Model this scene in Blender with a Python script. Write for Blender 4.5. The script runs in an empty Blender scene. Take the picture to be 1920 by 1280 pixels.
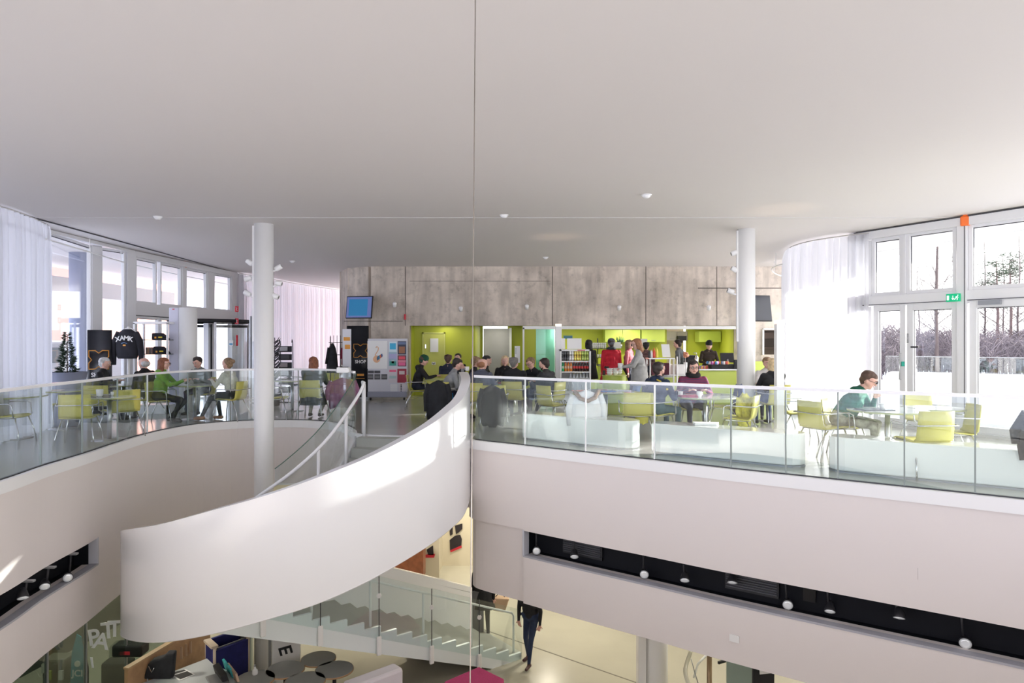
import bpy, bmesh, math, random
import numpy as np
from mathutils import Vector, Matrix
random.seed(7)
SC = bpy.context.scene
COL = SC.collection
R = math.radians
PI = math.pi
# ------------------------------------------------------------ camera, world, sun, exposure
CAMZ = 1.65
cam_d = bpy.data.cameras.new('camera'); cam = bpy.data.objects.new('camera', cam_d); COL.objects.link(cam)
cam.location = (0, 0, CAMZ); cam.rotation_euler = (R(90), 0, 0)
cam_d.lens = 24; cam_d.sensor_width = 36; cam_d.clip_end = 600
SC.camera = cam
SC.view_settings.view_transform = 'Standard'; SC.view_settings.look = 'None'
SC.view_settings.gamma = 1; SC.view_settings.use_curve_mapping = False
SC.view_settings.exposure = 1.07
SC.cycles.max_bounces = 14; SC.cycles.diffuse_bounces = 6; SC.cycles.transparent_max_bounces = 24
SC.cycles.sample_clamp_indirect = 6; SC.cycles.use_denoising = True
w = bpy.data.worlds.new('world'); SC.world = w; w.use_nodes = True
nt = w.node_tree; bg = nt.nodes['Background']
tc = nt.nodes.new('ShaderNodeTexCoord'); sp = nt.nodes.new('ShaderNodeSeparateXYZ')
nt.links.new(tc.outputs['Generated'], sp.inputs[0])
rp = nt.nodes.new('ShaderNodeValToRGB')
mr = nt.nodes.new('ShaderNodeMapRange'); mr.inputs['From Min'].default_value = -1; mr.inputs['From Max'].default_value = 1
nt.links.new(sp.outputs['X'], mr.inputs['Value']); nt.links.new(mr.outputs[0], rp.inputs[0])
rp.color_ramp.elements[0].position = 0.15; rp.color_ramp.elements[0].color = (0.74, 0.79, 1.0, 1)
rp.color_ramp.elements[1].position = 0.85; rp.color_ramp.elements[1].color = (1.0, 0.965, 0.94, 1)
nt.links.new(rp.outputs[0], bg.inputs[0]); bg.inputs[1].default_value = 1.9
sd = bpy.data.lights.new('sun', 'SUN'); sun = bpy.data.objects.new('sun', sd); COL.objects.link(sun)
sd.energy = 6.5; sd.angle = R(0.8); sd.color = (1.0, 0.95, 0.88)
sun.rotation_euler = Vector((-1, -0.33, -0.31)).to_track_quat('-Z', 'Y').to_euler()

# ------------------------------------------------------------ helpers
def X(px, D): return (px - 960) / 1280 * D
def Z(py, D): return CAMZ - (py - 640) / 1280 * D
def pt(px, D, py): return Vector((X(px, D), D, Z(py, D)))

class MB:
    def __init__(s): s.v = []; s.f = []; s.m = []; s.sm = []
    def add(s, vs, fs, mi=0, sm=False, M=None):
        b = len(s.v)
        if M is not None: vs = [M @ Vector(v) for v in vs]
        s.v += [tuple(v) for v in vs]
        for f in fs: s.f.append([b + i for i in f]); s.m.append(mi); s.sm.append(sm)
        return s
    def box(s, c, d, rz=0, mi=0, M=None):
        x, y, z = d[0]/2, d[1]/2, d[2]/2; cs, sn = math.cos(rz), math.sin(rz)
        vs = []
        for sz in (-1, 1):
            for sx, sy in ((-1,-1),(1,-1),(1,1),(-1,1)):
                a, b = sx*x, sy*y
                vs.append((c[0]+a*cs-b*sn, c[1]+a*sn+b*cs, c[2]+sz*z))
        return s.add(vs, [[3,2,1,0],[4,5,6,7],[0,1,5,4],[1,2,6,5],[2,3,7,6],[3,0,4,7]], mi, False, M)
    def seg(s, a, b, w, z0, z1, mi=0):       # upright slab along a plan segment
        a = Vector(a[:2]); b = Vector(b[:2]); d = b-a; c = (a+b)/2
        return s.box((c.x, c.y, (z0+z1)/2), (d.length, w, z1-z0), math.atan2(d.y, d.x), mi)
    def rings(s, rings, closed_u=True, caps=True, mi=0, sm=True):
        n = len(rings[0]); vs = [p for r in rings for p in r]; fs = []
        for i in range(len(rings)-1):
            for j in range(n if closed_u else n-1):
                k = (j+1) % n
                fs.append([i*n+j, i*n+k, (i+1)*n+k, (i+1)*n+j])
        s.add(vs, fs, mi, sm)
        if caps and closed_u:
            b = len(s.v)-len(vs)
            s.f.append([b+j for j in reversed(range(n))]); s.m.append(mi); s.sm.append(False)
            s.f.append([b+(len(rings)-1)*n+j for j in range(n)]); s.m.append(mi); s.sm.append(False)
        return s
    def tube(s, pts, r, n=8, closed=False, mi=0, flat=1.0):
        P = [Vector(p) for p in pts]; rs = r if isinstance(r, (list, tuple)) else [r]*len(P)
        out = []; N = len(P); up = None
        for i, p in enumerate(P):
            if closed: t = P[(i+1) % N]-P[i-1]
            else: t = P[min(i+1, N-1)]-P[max(i-1, 0)]
            if t.length < 1e-9: t = Vector((0,0,1))
            t.normalize()
            if up is None: up = Vector((0,0,1)) if abs(t.z) < .9 else Vector((0,1,0))
            a = t.cross(up)
            if a.length < 1e-4: a = t.orthogonal()
            a.normalize(); b = a.cross(t); up = b
            out.append([p + a*math.cos(2*PI*k/n)*rs[i] + b*math.sin(2*PI*k/n)*rs[i]*flat for k in range(n)])
        if closed: out.append(out[0])
        return s.rings(out, True, not closed, mi)
    def lathe(s, prof, c=(0,0,0), n=24, mi=0, M=None, caps=True, sm=True):
        rings = []
        for r, z in prof:
            rr = []
            for k in range(n):
                v = Vector((r*math.cos(2*PI*k/n), r*math.sin(2*PI*k/n), z))
                if M is not None: v = M @ v
                rr.append(v + Vector(c))
            rings.append(rr)
        return s.rings(rings, True, caps, mi, sm)
    def cap(s, p0, p1, r0, r1, n=12, h=4, mi=0):
        p0 = Vector(p0); p1 = Vector(p1); t = p1-p0
        t = t.normalized() if t.length > 1e-6 else Vector((0,0,1))
        a = t.orthogonal().normalized(); b = t.cross(a); rings = []
        def ring(c, r): return [c + (a*math.cos(2*PI*k/n)+b*math.sin(2*PI*k/n))*r for k in range(n)]
        for i in range(h): th = PI/2*(1-(i+.15)/h); rings.append(ring(p0 - t*r0*math.sin(th), r0*math.cos(th)))
        rings.append(ring(p0, r0)); rings.append(ring(p1, r1))
        for i in range(1, h+1): th = PI/2*(i-.15)/h; rings.append(ring(p1 + t*r1*math.sin(th), r1*math.cos(th)))
        return s.rings(rings, True, True, mi)
    def ext(s, poly, vec, mi=0, sm=False):   # polygon of 3D points extruded along vec
        n = len(poly); vec = Vector(vec); a = [Vector(p) for p in poly]; b = [p+vec for p in a]
        fs = [[j for j in reversed(range(n))], [n+j for j in range(n)]] + [[j, (j+1)%n, n+(j+1)%n, n+j] for j in range(n)]
        return s.add(a+b, fs, mi, sm)
    def build(s, name, mats, parent=None, bevel=0, solid=0, sub=0):
        me = bpy.data.meshes.new(name); me.from_pydata(s.v, [], s.f)
        if not isinstance(mats, (list, tuple)): mats = [mats]
        for m in mats: me.materials.append(m)
        me.polygons.foreach_set('material_index', s.m); me.polygons.foreach_set('use_smooth', s.sm)
        me.update()
        bm = bmesh.new(); bm.from_mesh(me); bmesh.ops.recalc_face_normals(bm, faces=bm.faces); bm.to_mesh(me); bm.free()
        o = bpy.data.objects.new(name, me); COL.objects.link(o)
        if parent is not None: o.parent = parent
        if solid: md = o.modifiers.new('s', 'SOLIDIFY'); md.thickness = solid; md.offset = 0
        if bevel: md = o.modifiers.new('b', 'BEVEL'); md.width = bevel; md.segments = 2; md.limit_method = 'ANGLE'
        if sub: md = o.modifiers.new('u', 'SUBSURF'); md.levels = sub; md.render_levels = sub
        return o

def tag(o, label, cat, group=None):
    o['label'] = label; o['category'] = cat
    if group: o['group'] = group
    return o
def empty(name, loc=(0,0,0), rz=0):
    o = bpy.data.objects.new(name, None); COL.objects.link(o); o.location = loc; o.rotation_euler = (0,0,rz); return o
def thing(name, label, cat, loc=(0,0,0), rz=0, group=None): return tag(empty(name, loc, rz), label, cat, group)
def struct(o): o['kind'] = 'structure'; return o
def copy_tree(o, parent=None):
    c = o.copy(); COL.objects.link(c)
    if parent is not None: c.parent = parent
    for ch in list(o.children): copy_tree(ch, c)
    return c

# ------------------------------------------------------------ materials
MATS = {}
def mat(name, col, rough=.5, metal=0, noise=0, scale=8, bump=0, emit=None, est=1, spec=.5, coat=0):
    if name in MATS: return MATS[name]
    m = bpy.data.materials.new(name); m.use_nodes = True; t = m.node_tree; b = t.nodes['Principled BSDF']
    b.inputs['Base Color'].default_value = (*col, 1); b.inputs['Roughness'].default_value = rough
    b.inputs['Metallic'].default_value = metal; b.inputs['Specular IOR Level'].default_value = spec
    b.inputs['Coat Weight'].default_value = coat
    if noise or bump:
        tcn = t.nodes.new('ShaderNodeTexCoord'); n = t.nodes.new('ShaderNodeTexNoise')
        n.inputs['Scale'].default_value = scale; n.inputs['Detail'].default_value = 5
        t.links.new(tcn.outputs['Object'], n.inputs['Vector'])
        if noise:
            r = t.nodes.new('ShaderNodeValToRGB'); k = noise
            r.color_ramp.elements[0].color = (*[c*(1-k) for c in col], 1); r.color_ramp.elements[1].color = (*[min(1, c*(1+k)) for c in col], 1)
            r.color_ramp.elements[0].position = .3; r.color_ramp.elements[1].position = .7
            t.links.new(n.outputs[0], r.inputs[0]); t.links.new(r.outputs[0], b.inputs['Base Color'])
        if bump:
            bu = t.nodes.new('ShaderNodeBump'); bu.inputs['Strength'].default_value = bump; bu.inputs['Distance'].default_value = .01
            t.links.new(n.outputs[0], bu.inputs['Height']); t.links.new(bu.outputs[0], b.inputs['Normal'])
    if emit: b.inputs['Emission Color'].default_value = (*emit, 1); b.inputs['Emission Strength'].default_value = est
    MATS[name] = m; return m
def glassmat(name, tint, ior=1.5, refl=1.0):
    m = bpy.data.materials.new(name); m.use_nodes = True; t = m.node_tree; t.nodes.clear()
    o = t.nodes.new('ShaderNodeOutputMaterial'); mx = t.nodes.new('ShaderNodeMixShader')
    tr = t.nodes.new('ShaderNodeBsdfTransparent'); gl = t.nodes.new('ShaderNodeBsdfGlossy'); fr = t.nodes.new('ShaderNodeMath')
    lw = t.nodes.new('ShaderNodeLayerWeight'); lw.inputs[0].default_value = .5; pw = t.nodes.new('ShaderNodeMath'); pw.operation = 'POWER'; pw.inputs[1].default_value = 4
    t.links.new(lw.outputs['Facing'], pw.inputs[0]); fr.operation = 'MULTIPLY_ADD'; t.links.new(pw.outputs[0], fr.inputs[0]); fr.inputs[1].default_value = .7; fr.inputs[2].default_value = ((ior-1)/(ior+1))**2
    tr.inputs[0].default_value = (*tint, 1); gl.inputs['Roughness'].default_value = 0.01
    gl.inputs[0].default_value = (refl, refl, refl, 1)
    t.links.new(fr.outputs[0], mx.inputs[0]); t.links.new(tr.outputs[0], mx.inputs[1]); t.links.new(gl.outputs[0], mx.inputs[2])
    t.links.new(mx.outputs[0], o.inputs[0]); MATS[name] = m; return m
GLASS = glassmat('railing_glass', (.93, .965, .96), 1.6)
WGLASS = glassmat('window_glass', (.97, .98, .98), 1.3)
TEAL = glassmat('teal_glass', (.55, .80, .74), 1.45)
def sheer(name, col, tr_):
    m = bpy.data.materials.new(name); m.use_nodes = True; t = m.node_tree; t.nodes.clear()
    o = t.nodes.new('ShaderNodeOutputMaterial'); a = t.nodes.new('ShaderNodeMixShader'); b = t.nodes.new('ShaderNodeMixShader')
    tr = t.nodes.new('ShaderNodeBsdfTransparent'); tl = t.nodes.new('ShaderNodeBsdfTranslucent'); df = t.nodes.new('ShaderNodeBsdfDiffuse')
    tl.inputs[0].default_value = (*col, 1); df.inputs[0].default_value = (*col, 1)
    a.inputs[0].default_value = .35; b.inputs[0].default_value = tr_
    t.links.new(tl.outputs[0], a.inputs[1]); t.links.new(df.outputs[0], a.inputs[2]); t.links.new(a.outputs[0], b.inputs[1]); t.links.new(tr.outputs[0], b.inputs[2])
    t.links.new(b.outputs[0], o.inputs[0]); return m
SHEER = sheer('sheer_white_curtain', (.80, .80, .835), .08)
WHITE = mat('white_plaster', (.82, .785, .77), .7)
FASC = mat('white_fascia_paint', (.77, .715, .70), .65)
TRIMW = mat('white_trim_paint', (.86, .86, .87), .4)
GLOSSW = mat('glossy_white_paint', (.88, .88, .90), .18, coat=.4)
CEIL = mat('ceiling_white', (.73, .69, .675), .8)
COLW = mat('column_white', (.86, .86, .86), .35)
FRAME = mat('window_frame_white', (.74, .74, .76), .4)
DARKLINE = mat('dark_gasket', (.05,.05,.06), .6)
BLACK = mat('black_matt', (.012,.012,.016), .6)
SLOTB = mat('slot_black', (.006,.007,.011), .6, spec=.2)
CHROME = mat('chrome', (.62,.63,.65), .18, 1)
STEEL = mat('brushed_steel', (.55,.56,.58), .32, 1, noise=.1, scale=3)
GREYM = mat('grey_metal', (.35,.36,.38), .4, .6)
LIME = mat('lime_wall_paint', (.46, .50, .035), .5)
def ORD(i): return ('first','second','third','fourth','fifth','sixth','seventh','eighth','ninth','tenth','eleventh','twelfth')[i]
LIMEC = mat('lime_cabinet', (.52, .62, .10), .3)
LIMEL = mat('pale_lime', (.62, .70, .20), .35)
CHAIRL = mat('lime_chair_shell', (.58, .54, .13), .38)
PAPER = mat('white_paper', (.85,.85,.85), .8)
CUPW = mat('white_ceramic', (.85,.85,.84), .2)
WOODO = mat('light_wood', (.50,.30,.16), .5, noise=.15, scale=6)
BROWN = mat('dark_brown', (.05,.03,.025), .6)
REDS = mat('red_sign', (.6,.03,.05), .5)
ORANGE = mat('orange_print', (.85,.38,.06), .5)
def floor_mat():
    m = mat('epoxy_floor', (.40,.41,.38), .16, noise=.06, scale=.7); return m
FLOOR = floor_mat()
LFLOOR = mat('lower_floor', (.46,.44,.36), .22, noise=.06, scale=.8)
def concrete():
    m = bpy.data.materials.new('raw_concrete'); m.use_nodes = True; t = m.node_tree; b = t.nodes['Principled BSDF']; b.inputs['Roughness'].default_value = .8
    tcn = t.nodes.new('ShaderNodeTexCoord')
    n1 = t.nodes.new('ShaderNodeTexNoise'); n1.inputs['Scale'].default_value = .9; n1.inputs['Detail'].default_value = 8; n1.inputs['Roughness'].default_value = .65
    n2 = t.nodes.new('ShaderNodeTexNoise'); n2.inputs['Scale'].default_value = 3.2; n2.inputs['Detail'].default_value = 9; n2.inputs['Roughness'].default_value = .7
    mp = t.nodes.new('ShaderNodeMapping'); mp.inputs['Scale'].default_value = (3.5, 3.5, .5)
    n3 = t.nodes.new('ShaderNodeTexNoise'); n3.inputs['Scale'].default_value = 1.6; n3.inputs['Detail'].default_value = 6
    t.links.new(tcn.outputs['Object'], n1.inputs[0]); t.links.new(tcn.outputs['Object'], n2.inputs[0]); t.links.new(tcn.outputs['Object'], mp.inputs[0]); t.links.new(mp.outputs[0], n3.inputs[0])
    r1 = t.nodes.new('ShaderNodeValToRGB'); e = r1.color_ramp.elements
    e[0].position = .32; e[0].color = (.48,.42,.365,1); e[1].position = .66; e[1].color = (.80,.71,.62,1)
    t.links.new(n1.outputs[0], r1.inputs[0])
    r2 = t.nodes.new('ShaderNodeValToRGB'); e = r2.color_ramp.elements; e[0].position = .30; e[0].color = (.45,.45,.45,1); e[1].position = .47; e[1].color = (1,1,1,1)
    t.links.new(n2.outputs[0], r2.inputs[0])
    r3 = t.nodes.new('ShaderNodeValToRGB'); e = r3.color_ramp.elements; e[0].position = .3; e[0].color = (.72,.72,.72,1); e[1].position = .6; e[1].color = (1,1,1,1)
    t.links.new(n3.outputs[0], r3.inputs[0])
    m1 = t.nodes.new('ShaderNodeMix'); m1.data_type = 'RGBA'; m1.blend_type = 'MULTIPLY'; m1.inputs[0].default_value = .6
    m2 = t.nodes.new('ShaderNodeMix'); m2.data_type = 'RGBA'; m2.blend_type = 'MULTIPLY'; m2.inputs[0].default_value = 1
    t.links.new(r1.outputs[0], m1.inputs[6]); t.links.new(r2.outputs[0], m1.inputs[7]); t.links.new(m1.outputs[2], m2.inputs[6]); t.links.new(r3.outputs[0], m2.inputs[7])
    t.links.new(m2.outputs[2], b.inputs['Base Color'])
    bu = t.nodes.new('ShaderNodeBump'); bu.inputs['Strength'].default_value = .3; t.links.new(n2.outputs[0], bu.inputs['Height']); t.links.new(bu.outputs[0], b.inputs['Normal'])
    return m
CONC = concrete()

def text(s, size, loc, rot, m, parent=None, name='lettering', depth=.002, align='CENTER', squash=1):
    c = bpy.data.curves.new('t', 'FONT'); c.body = s; c.size = size; c.extrude = depth; c.align_x = align; c.align_y = 'CENTER'; c.resolution_u = 3; c.offset = size*.018
    o = bpy.data.objects.new('t', c); COL.objects.link(o)
    me = bpy.data.meshes.new_from_object(o); bpy.data.objects.remove(o); me.materials.clear(); me.materials.append(m); me.name = name
    q = bpy.data.objects.new(name, me); COL.objects.link(q); q.location = loc; q.rotation_euler = rot; q.scale = (squash, 1, 1)
    if parent is not None: q.parent = parent
    return q
FACECAM = (R(90), 0, 0)

def catmull(P, step=.15, closed=True):
    out = []; n = len(P); rng = range(n) if closed else range(n-1)
    for i in rng:
        if closed: a, b, c, d = P[i-1], P[i], P[(i+1)%n], P[(i+2)%n]
        else: a, b, c, d = P[max(i-1,0)], P[i], P[i+1], P[min(i+2,n-1)]
        a, b, c, d = map(Vector, (a,b,c,d)); L = (c-b).length; k = max(1, int(L/step))
        for j in range(k):
            t = j/k
            out.append(.5*((2*b)+(c-a)*t+(2*a-5*b+4*c-d)*t*t+(3*b-a-3*c+d)*t**3))
    if not closed: out.append(Vector(P[-1]))
    return out
def offs(path, d, closed=False):
    n = len(path); out = []
    for i, p in enumerate(path):
        a = path[i-1] if (closed or i > 0) else path[0]; b = path[(i+1)%n] if (closed or i < n-1) else path[-1]
        t = Vector((b[0]-a[0], b[1]-a[1])).normalized(); out.append(Vector((p[0]-t.y*d, p[1]+t.x*d)))
    return out
# ------------------------------------------------------------ the void between the two floors
ZL = -4.8; ZC = 3.88
LOOPP = [(-.80,12.3),(-.69,11.9),(-.66,11.48),(.18,10.83),(1.07,10.15),(1.96,9.49),(2.82,8.84),(4.1,7.95),(5.33,7.11),(6.7,6.1),(7.9,4.9),(8.2,3.4),(7.2,2.0),(4.5,1.5),(0,1.4),
         (-3,1.5),(-5,2.6),(-5.75,4.4),(-5.95,6.2),(-6.05,8.06),(-6.2,9.06),(-6.28,10.06),(-6.42,11.1),(-6.52,12.3),(-6.35,13.45),(-5.8,14.08),(-5.05,14.33),(-4.24,14.27),(-3.46,13.72),(-2.95,12.75),(-2.72,12.2),(-1.9,12.0)]
LOOP = catmull(LOOPP, .13)
NL = len(LOOP)
def near(p): return min(range(NL), key=lambda i: (LOOP[i]-Vector(p)).length)
def rng(a, b):
    i = near(a); j = near(b)
    if j <= i: j += NL
    return [LOOP[k % NL] for k in range(i, j+1)]
def loop_px(px, right=True):       # where the sight line of a pixel column meets the void edge
    k = (px-960)/1280; best = None
    for p in LOOP:
        if p.y < 6 or (right and p.x < -.75) or (not right and (p.x > -3.4)): continue
        e = abs(p.x/p.y-k)
        if best is None or e < best[0]: best = (e, p)
    return best[1]
# loop runs clockwise seen from above -> left normal (offs +) points away from the void
def band(path, z0, z1, d0, d1, closed=False, mb=None, mi=0, sm=True):   # solid ribbon between offsets d0,d1
    mb = mb or MB(); a = offs(path, d0, closed); b = offs(path, d1, closed)
    rings = [[(p.x,p.y,z0),(q.x,q.y,z0),(q.x,q.y,z1),(p.x,p.y,z1)] for p, q in zip(a, b)]
    if closed: rings.append(rings[0])
    vs = [p for r in rings for p in r]; fs = []
    for i in range(len(rings)-1):
        for j in range(4): k = (j+1)%4; fs.append([i*4+j, i*4+k, (i+1)*4+k, (i+1)*4+j])
    if not closed: fs += [[0,1,2,3], [len(vs)-4+k for k in (3,2,1,0)]]
    mb.add(vs, fs, mi, False); return mb
def slab(name, z0, z1, outer, hole, m):
    bm = bmesh.new(); es = []
    for lp in (outer, hole):
        vs = [bm.verts.new((p[0], p[1], z1)) for p in lp]
        es += [bm.edges.new((vs[i], vs[(i+1)%len(vs)])) for i in range(len(vs))]
    bmesh.ops.triangle_fill(bm, edges=es, use_beauty=True)
    r = bmesh.ops.extrude_face_region(bm, geom=bm.faces[:])
    bmesh.ops.translate(bm, verts=[g for g in r['geom'] if isinstance(g, bmesh.types.BMVert)], vec=(0,0,z0-z1))
    bmesh.ops.recalc_face_normals(bm, faces=bm.faces)
    me = bpy.data.meshes.new(name); bm.to_mesh(me); bm.free(); me.materials.append(m)
    o = bpy.data.objects.new(name, me); COL.objects.link(o); return struct(o)
FL = [(-8.0,-3.0),(-8.3,8),(-8.6,11.5),(-9.1,13),(-9.62,15.4),(-9.26,16.7),(-9.15,20),(-8.95,21.6),(-8.4,26),(-7.4,30)]     # left facade line
GR = [(9.9,8.6),(8.5,11.3),(7.25,13.7),(7.0,14.06),(7.0,15.0),(7.15,16.6),(7.6,18),(8.6,20.2)]                        # right facade line
outer = [(p[0]-.25, p[1]) for p in FL] + [(-5.3,30),(9.0,24.5),(9.0,20.3)] + [(p[0]+.25, p[1]) for p in reversed(GR)] + [(10.2,7),(10.5,-3)]
hole = offs(LOOP, .0, True)
slab('floor_upper', -.15, 0, outer, offs(LOOP, .03, True), FLOOR)
slab('ceiling_lower', -1.40, -1.34, outer, offs(LOOP, .25, True), WHITE)
mb = MB().box((0, 12, ZL-.05), (40, 50, .1)); struct(mb.build('floor_lower', LFLOOR))
mb = MB().box((-1.85, 11, ZC+.15), (23.7, 44, .3)); struct(mb.build('ceiling', CEIL))
# fascia round the void
farA, farB = (.15,10.85), (-6.35,10.5)
struct(band(LOOP, -.15, 0, -.03, .03, True).build('trim_1', TRIMW))
farC = (-5.2,14.3); full = rng(farA, farB); far = rng(farC, farA); solid = rng(farB, farC)
mb = MB()
band(full, -1.35, -.15, .0, .22, False, mb); band(full, -2.5, -1.745, .0, .22, False, mb)
struct(mb.build('wall_atrium_near', FASC))
mb = MB(); band(far, -1.33, -.15, .0, .22, False, mb); band(solid, -2.5, -.15, .0, .22, False, mb)
struct(mb.build('wall_atrium_far', FASC))
mb = MB(); band(rng((-.72,12.0), farA), -2.5, -1.33, .06, .25, False, mb); struct(mb.build('wall_atrium_far_lower', FASC))
mb = MB(); band(rng(farC,(-3.0,12.9)), -1.36, -1.325, -.02, .2, False, mb); struct(mb.build('trim_2', TRIMW))
mb = MB(); band(full, -1.80, -1.30, .34, .38, False, mb); band(full, -1.35, -1.32, .01, .38, False, mb); band(full, -1.765, -1.75, .12, .36, False, mb)
a, b = full[0], full[-1]
struct(mb.build('wall_slot_back', SLOTB))
mb = MB(); band(full, -1.765, -1.738, -.006, .12, False, mb); struct(mb.build('trim_3', mat('slot_ledge', (.42,.42,.47), .5)))
# slot ends and panel seams
mb = MB()
for e, (p, q) in enumerate(((full[0], full[1]), (full[-2], full[-1]))):
    o1 = offs([p, q], .13); o2 = offs([p, q], .40); mb.seg(o1[e], o2[e], .04, -1.78, -1.33)
struct(mb.build('wall_slot_ends', SLOTB))
mb = MB()
for (p, q) in ((full[0], full[1]), (full[-2], full[-1])):
    o1 = offs([p, q], -.004); o2 = offs([p, q], .14); e = 0 if p is full[0] else 1
    mb.seg(o1[e], o2[e], .03, -1.76, -1.34)
struct(mb.build('trim_4', mat('slot_end_grey', (.55,.56,.62), .5)))
# floor groove lines of the lower hall
mb = MB(); a = pt(876, 16.5, 640); b = pt(1195, 12.9, 640)
mb.seg((X(876,15.6),15.6), (X(1195,12.9),12.9), .03, ZL, ZL+.003); struct(mb.build('trim_5', mat('floor_joint', (.16,.15,.12), .7)))
mb = MB().box((0,12.3,ZC-.004),(24,.03,.008)); struct(mb.build('trim_6', mat('ceiling_joint', (.62,.60,.60), .8)))

# ------------------------------------------------------------ glass balustrades
def balustrade(path, seams, label, post_at=()):
    root = thing('glass_balustrade', label, 'balustrade', (path[0].x, path[0].y, 0))
    o = Vector((path[0].x, path[0].y, 0)); L = [0]
    P = [p - o.xy for p in path]
    for i in range(1, len(P)): L.append(L[-1]+(P[i]-P[i-1]).length)
    def at(s):
        for i in range(1, len(P)):
            if L[i] >= s: t = (s-L[i-1])/(L[i]-L[i-1]); return P[i-1].lerp(P[i], t)
        return P[-1]
    seams = [0]+[s for s in seams if s < L[-1]]+[L[-1]]
    for a, b in zip(seams, seams[1:]):
        n = max(2, int((b-a)/.15)); pp = [at(a+.008+(b-a-.016)*k/n) for k in range(n+1)]
        band(pp, -.02, 1.05, .045, .057).build('glass_panel', GLASS, root)
    n = int(L[-1]/.12); pp = [at(L[-1]*k/n) for k in range(n+1)]
    band(pp, 1.045, 1.085, .025, .077).build('top_rail', GLOSSW, root)
    band(pp, .0, .012, .035, .067).build('base_channel', DARKLINE, root)
    for s in seams[1:-1]:
        p = at(s); q = at(min(s+.02, L[-1])); r = at(s-.02)
        band([r+(q-r)*.3, r+(q-r)*.7], 0, 1.05, .04, .062).build('panel_joint', TRIMW if s in post_at else mat('joint_grey', (.25,.29,.28), .3), root)
    return root
pr = rng((-.66,11.48), (6.9,5.9))
def arclen(path, px):
    k = (px-960)/1280; s = 0; best = (9, 0)
    for i, p in enumerate(path):
        if i: s += (p-path[i-1]).length
        e = abs(p.x/p.y-k)
        if e < best[0]: best = (e, s)
    return best[1]
sr = [arclen(pr, x) for x in (981,1095,1224,1369,1462,1560,1690,1832)]
balustrade(pr, sr, 'long glass balustrade with white top rail in front of the cafe tables on the right', (sr[0], sr[1], sr[2]))
pl = rng((-5.9,6.0), (-3.05,13.0))
sl = [arclen(pl, x) for x in (83,162,227,280,353,430,563)]
balustrade(pl, sl, 'curved glass balustrade around the left side of the opening, by the column', (sl[3],))

# ------------------------------------------------------------ ceiling-high columns
for px, D, r, zb, lab in ((495,13.0,.178,ZL,'tall white round column rising from the lower floor through the opening'),(1399,13.6,.172,0,'white round column beside the food counter, to its right')):
    t = thing('column', lab, 'column', (X(px,D),D,zb))
    MB().lathe([(r,0),(r,ZC-zb)], n=40).build('shaft', COLW, t)
    MB().box((-r-.012,-.02,2.75-zb),(.035,.05,2.2)).build('lighting_track', COLW, t)
t = thing('column', 'thick white round column on the lower floor below the black light slot', 'column', (X(1229,11.4),11.4,ZL))
MB().lathe([(.2,0),(.2,2.3)], n=36).build('shaft', COLW, t)
t = thing('column', 'narrow square white duct standing against the thick lower column', 'column', (X(1201,11.35),11.3,ZL))
MB().box((0,0,1.15),(.125,.2,2.3)).build('shaft', COLW, t)
for px, D, z1, lab in ((1047,17.9,2.11,'slim white lamp post beside the drinks fridge'),(1461,10.8,1.99,'slim white lamp post in front of the white curtain')):
    t = thing('lamp_post', lab, 'floor lamp', (X(px,D),D,0))
    w_ = .085 if D > 12 else .065
    MB().box((0,0,z1/2),(2*w_*.95,.12,z1-.12)).build('pole', COLW, t, bevel=.01)
    MB().box((0,0,z1-.03),(2*w_*.95,.12,.06)).build('lamp_head', mat('lamp_glow', (.9,.8,.7), .4, emit=(1,.75,.55), est=.6), t)
    MB().lathe([(.16,0),(.16,.012),(.02,.016)], n=24).build('base', COLW, t)

# ------------------------------------------------------------ curved stair
st = thing('curved_staircase', 'sweeping white curved staircase winding from the cafe floor down to the lower hall', 'staircase', (0,0,0))
OUT = [(-.80,12.35,1.1,1.9),(-.70,11.5,1.0,1.9),(-.75,10.9,.79,1.88),(-.90,10.5,.64,1.83),(-1.24,9.97,.405,1.75),(-1.91,9.42,.085,1.7),(-2.56,9.1,-.15,1.68),(-3.22,8.95,-.365,1.63),(-3.92,8.95,-.56,1.62),
       (-4.72,9.15,-.80,1.58),(-5.4,9.6,-.99,1.55),(-5.80,10.15,-1.17,1.5),(-5.75,10.9,-1.35,1.5),(-5.25,11.6,-1.58,1.5),(-4.46,12.3,-1.83,1.5),(-3.3,13.16,-2.45,1.5),(-2.1,14.05,-3.07,1.5),(-.96,14.9,-3.67,1.13)]
OUT = [Vector(p) for p in catmull([Vector(p) for p in OUT], .12, False)]
def ribbon(path, th, topf=lambda p: p[2], botf=lambda p: p[2]-p[3]):
    mb = MB(); a = offs(path, 0); b = offs(path, -th)
    rings = [[(p.x,p.y,botf(v)),(q.x,q.y,botf(v)),(q.x,q.y,topf(v)),(p.x,p.y,topf(v))] for p, q, v in zip(a, b, path)]
    vs = [p for r in rings for p in r]; n = len(rings)
    for j in range(4):
        k = (j+1)%4; off = len(mb.v); strip = []
        for r in rings: strip += [r[j], r[k]]
        mb.add(strip, [[2*i,2*i+1,2*i+3,2*i+2] for i in range(n-1)], 0, True)
    mb.add(rings[0], [[0,1,2,3]]); mb.add(rings[-1], [[3,2,1,0]])
    return mb
ribbon(OUT, .16).build('parapet', GLOSSW, st)
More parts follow.
